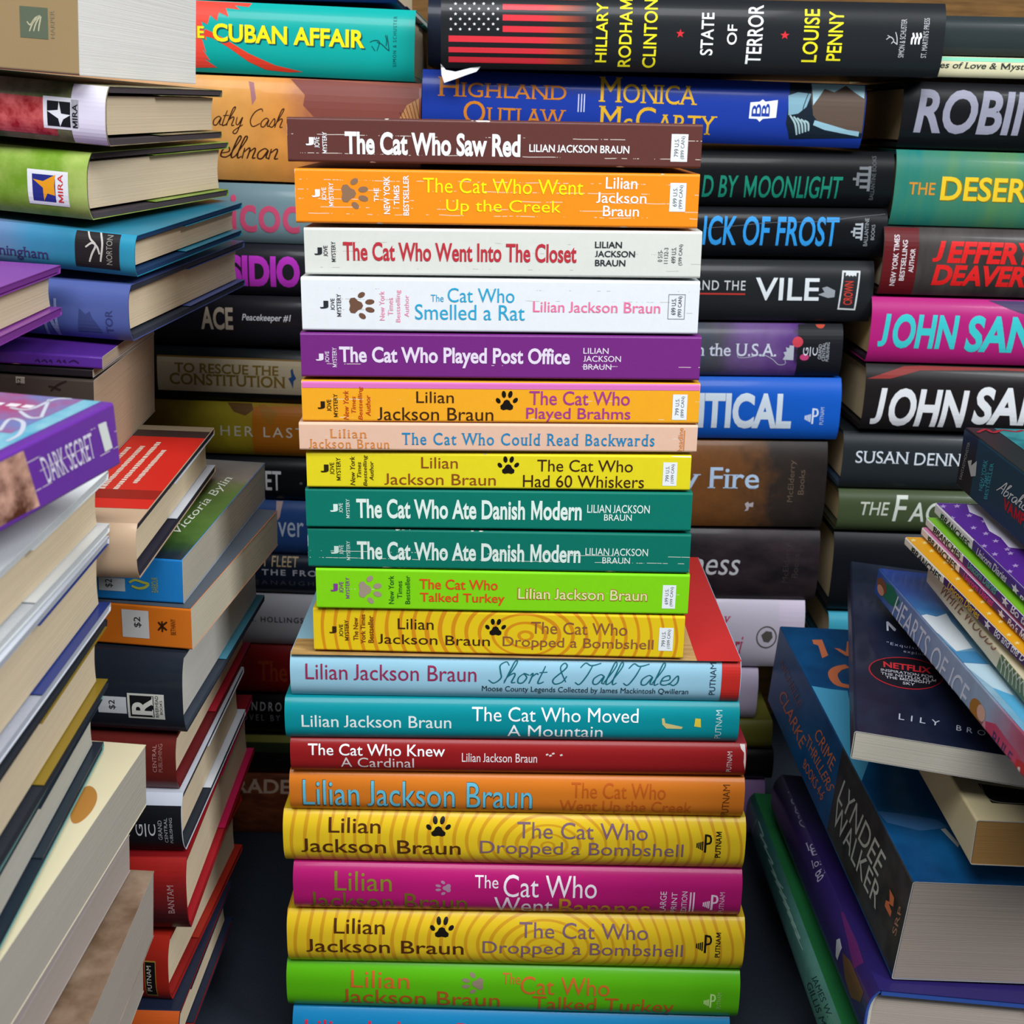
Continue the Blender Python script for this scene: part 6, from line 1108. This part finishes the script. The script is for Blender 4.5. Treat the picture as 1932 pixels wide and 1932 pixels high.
book('pb', 0.19000, 0.00558, 0.13300, (0.20397, 0.58805, 0.28416, -1.57477, -0.01327, 0.00895), ('plain', '#e6e6ee'), '#1c1c1c', '#e4d0b0',
     'thin purple paperback with pale stars, topmost of four thin white-ended paperbacks', 'books in the right pile', [('s','cover_art','T',0,'#5c2c98',[0,13300,19000,13300,19000,20,0,20],'r'),
  ('s','cover_art','S',0,'#4a2a8c',[5415,536,19000,536,19000,22,5415,22],'r'),
  ('t', 'publisher_mark', 'S', 2, '#2c3430', [1203, 374, 5085, 314, 4864, -51, 865, -7], 'BRANCHES', {'bold': 0.02}),
  ('t', 'series_name', 'S', 2, '#dcd8ec', [6123, 407, 9733, 459, 9526, 56, 5972, 9], 'Unicorn Diaries', {'bold': 0.012}),
  ('s','cover_art','S',2,'#e4e0ee',[10153,433,11057,433,11057,-26,10153,-26],'star'),
  ('t', 'title', 'S', 2, '#e8e4f0', [11229, 216, 13642, 290, 13472, -86, 11070, -130], 'Bo and', {'bold': 0.01}),
  ('k','publisher_mark','S',2,'#2c6c3c',[[(1087,353),(997,155)]],188),
  ('s','cover_art','T',1,'#b49cd4',[271,77,227,471,933,248,975,-141],'star'),
  ('s','cover_art','T',1,'#b49cd4',[2086,-63,2045,319,2711,103,2751,-274],'star'),
  ('s','cover_art','T',1,'#b49cd4',[139,792,95,1186,803,955,846,565],'star'),
  ('s','cover_art','T',1,'#b49cd4',[1604,902,1563,1287,2239,1060,2280,679],'star'),
  ('s','cover_art','T',1,'#b49cd4',[3494,466,3455,840,4092,624,4130,254],'star'),
  ('s','cover_art','T',1,'#b49cd4',[2435,1315,2394,1696,3053,1467,3093,1091],'star'),
  ('s','cover_art','T',1,'#b49cd4',[4288,757,4249,1126,4870,910,4907,545],'star'),
  ('s','cover_art','T',1,'#b49cd4',[6048,83,6012,441,6596,238,6632,-116],'star'),
  ('s','cover_art','T',1,'#b49cd4',[5306,846,5269,1209,5868,995,5904,637],'star'),
  ('s','cover_art','T',1,'#b49cd4',[7113,179,7079,530,7642,330,7676,-18],'star'),
  ('s','cover_art','T',1,'#b49cd4',[6394,966,6359,1322,6937,1111,6971,759],'star'),
  ('s','cover_art','T',1,'#b49cd4',[6935,914,6900,1266,7467,1058,7501,709],'star'),
  ('s','cover_art','T',1,'#b49cd4',[8518,549,8485,892,9021,693,9054,354],'star'),
  ('s','cover_art','T',1,'#b49cd4',[9260,41,9228,379,9750,187,9781,-147],'star'),
  ('p','cover_art','T',2,'#dcd8ea',[(200,1437),(1399,1156),(2243,1488),(4204,1112),(5100,1312),(6436,1193),(6592,1792),(4035,2748),(2373,2590),(187,2034)])])
book('pb', 0.20000, 0.02916, 0.14000, (0.21662, 0.59865, 0.29577, -1.57292, -0.015, 0.02195), ('plain', '#15191b'), '#1c1c1c', '#e4d0b0',
     'dark teal paperback with white script, topmost of the right pile', 'books in the right pile', [('s','cover_art','S',0,'#1d3c4c',[2000,2916,20000,2916,20000,0,2000,0],'r'),
  ('s','cover_art','T',1,('noise','#17646c','#3c9ca0',40,(1,1,1)),[0,14000,20000,14000,20000,1400,0,1400],'r'),
  ('k','cover_art','T',3,'#8c1c28',[[(1010,274),(314,905),(906,1052),(364,1676),(598,2221),(226,2714)]],220),
  ('p','publisher_mark','S',2,'#b4b8b4',[(1076,1546),(1600,1738),(1587,1451),(2226,1879),(2353,1178),(1793,984),(1371,1306)]),
  ('t', 'publisher_mark', 'S', 2, '#8c908c', [325, 414, 708, 2379, 1053, 2450, 682, 490], 'FANTASYMONSTER', {}),
  ('t', 'blurb', 'S', 2, '#3c9cac', [2979, 681, 3029, 2191, 3557, 2281, 3429, 774], 'NEW YORK', {'bold': 0.004}),
  ('t', 'blurb', 'S', 2, '#3c9cac', [3437, 1008, 3501, 1715, 3934, 1813, 3882, 1091], 'TIMES', {'bold': 0.004}),
  ('t', 'blurb', 'S', 2, '#3c9cac', [3763, 515, 3870, 2254, 4291, 2362, 4157, 611], 'BESTSELLER', {'bold': 0.004}),
  ('t', 'title', 'S', 2, '#d8dcdc', [5334, 2019, 9390, 2115, 9228, 1449, 5023, 1309], 'Abraham', {'script': 1, 'sh': 0.2, 'bold': 0.07}),
  ('t', 'title', 'S', 2, '#b41820', [6047, 1312, 9718, 1349, 9695, 779, 6067, 800], 'VAMPIRE', {'bold': 0.04})])
# ------------------------------------------------------------------ the place: table and wall
k = NT('navy_cloth'); c_ = k.coords(); w_ = k.noise(c_, 700, 3, .7); g_ = k.noise(c_, 9, 4)
k.l(k.mix(k.math('ADD', k.math('MULTIPLY', w_, .5), k.math('MULTIPLY', g_, .5)), '#181c24', '#38404c'), k.b.inputs['Base Color']); gloss(k, .75)
bp = k.n('Bump'); bp.inputs['Strength'].default_value = .3; bp.inputs['Distance'].default_value = .0005; k.l(w_, bp.inputs['Height']); k.l(bp.outputs[0], k.b.inputs['Normal'])
bm = bmesh.new(); bmesh.ops.create_cube(bm, size=1); bmesh.ops.scale(bm, vec=(1.5, 1.0, .03), verts=bm.verts); bmesh.ops.translate(bm, vec=(0, .5, -.015), verts=bm.verts)
bmesh.ops.bevel(bm, geom=bm.edges[:], offset=.004, segments=2, affect='EDGES')
o = link('table', bm, k.m); o['label'] = 'table covered in dark navy cloth under all the book stacks'; o['category'] = 'table'
k = NT('brown_board'); k.l(k.ramp(k.noise(k.coords((1, 1, 8)), 40, 4), [(.3, '#5c4020'), (.7, '#7c5a30')]), k.b.inputs['Base Color']); gloss(k, .7)
bm = bmesh.new(); bmesh.ops.create_cube(bm, size=1); bmesh.ops.scale(bm, vec=(1.6, .02, 1.2), verts=bm.verts); bmesh.ops.translate(bm, vec=(0, .96, .55), verts=bm.verts)
o = link('wall_back', bm, k.m); o['kind'] = 'structure'
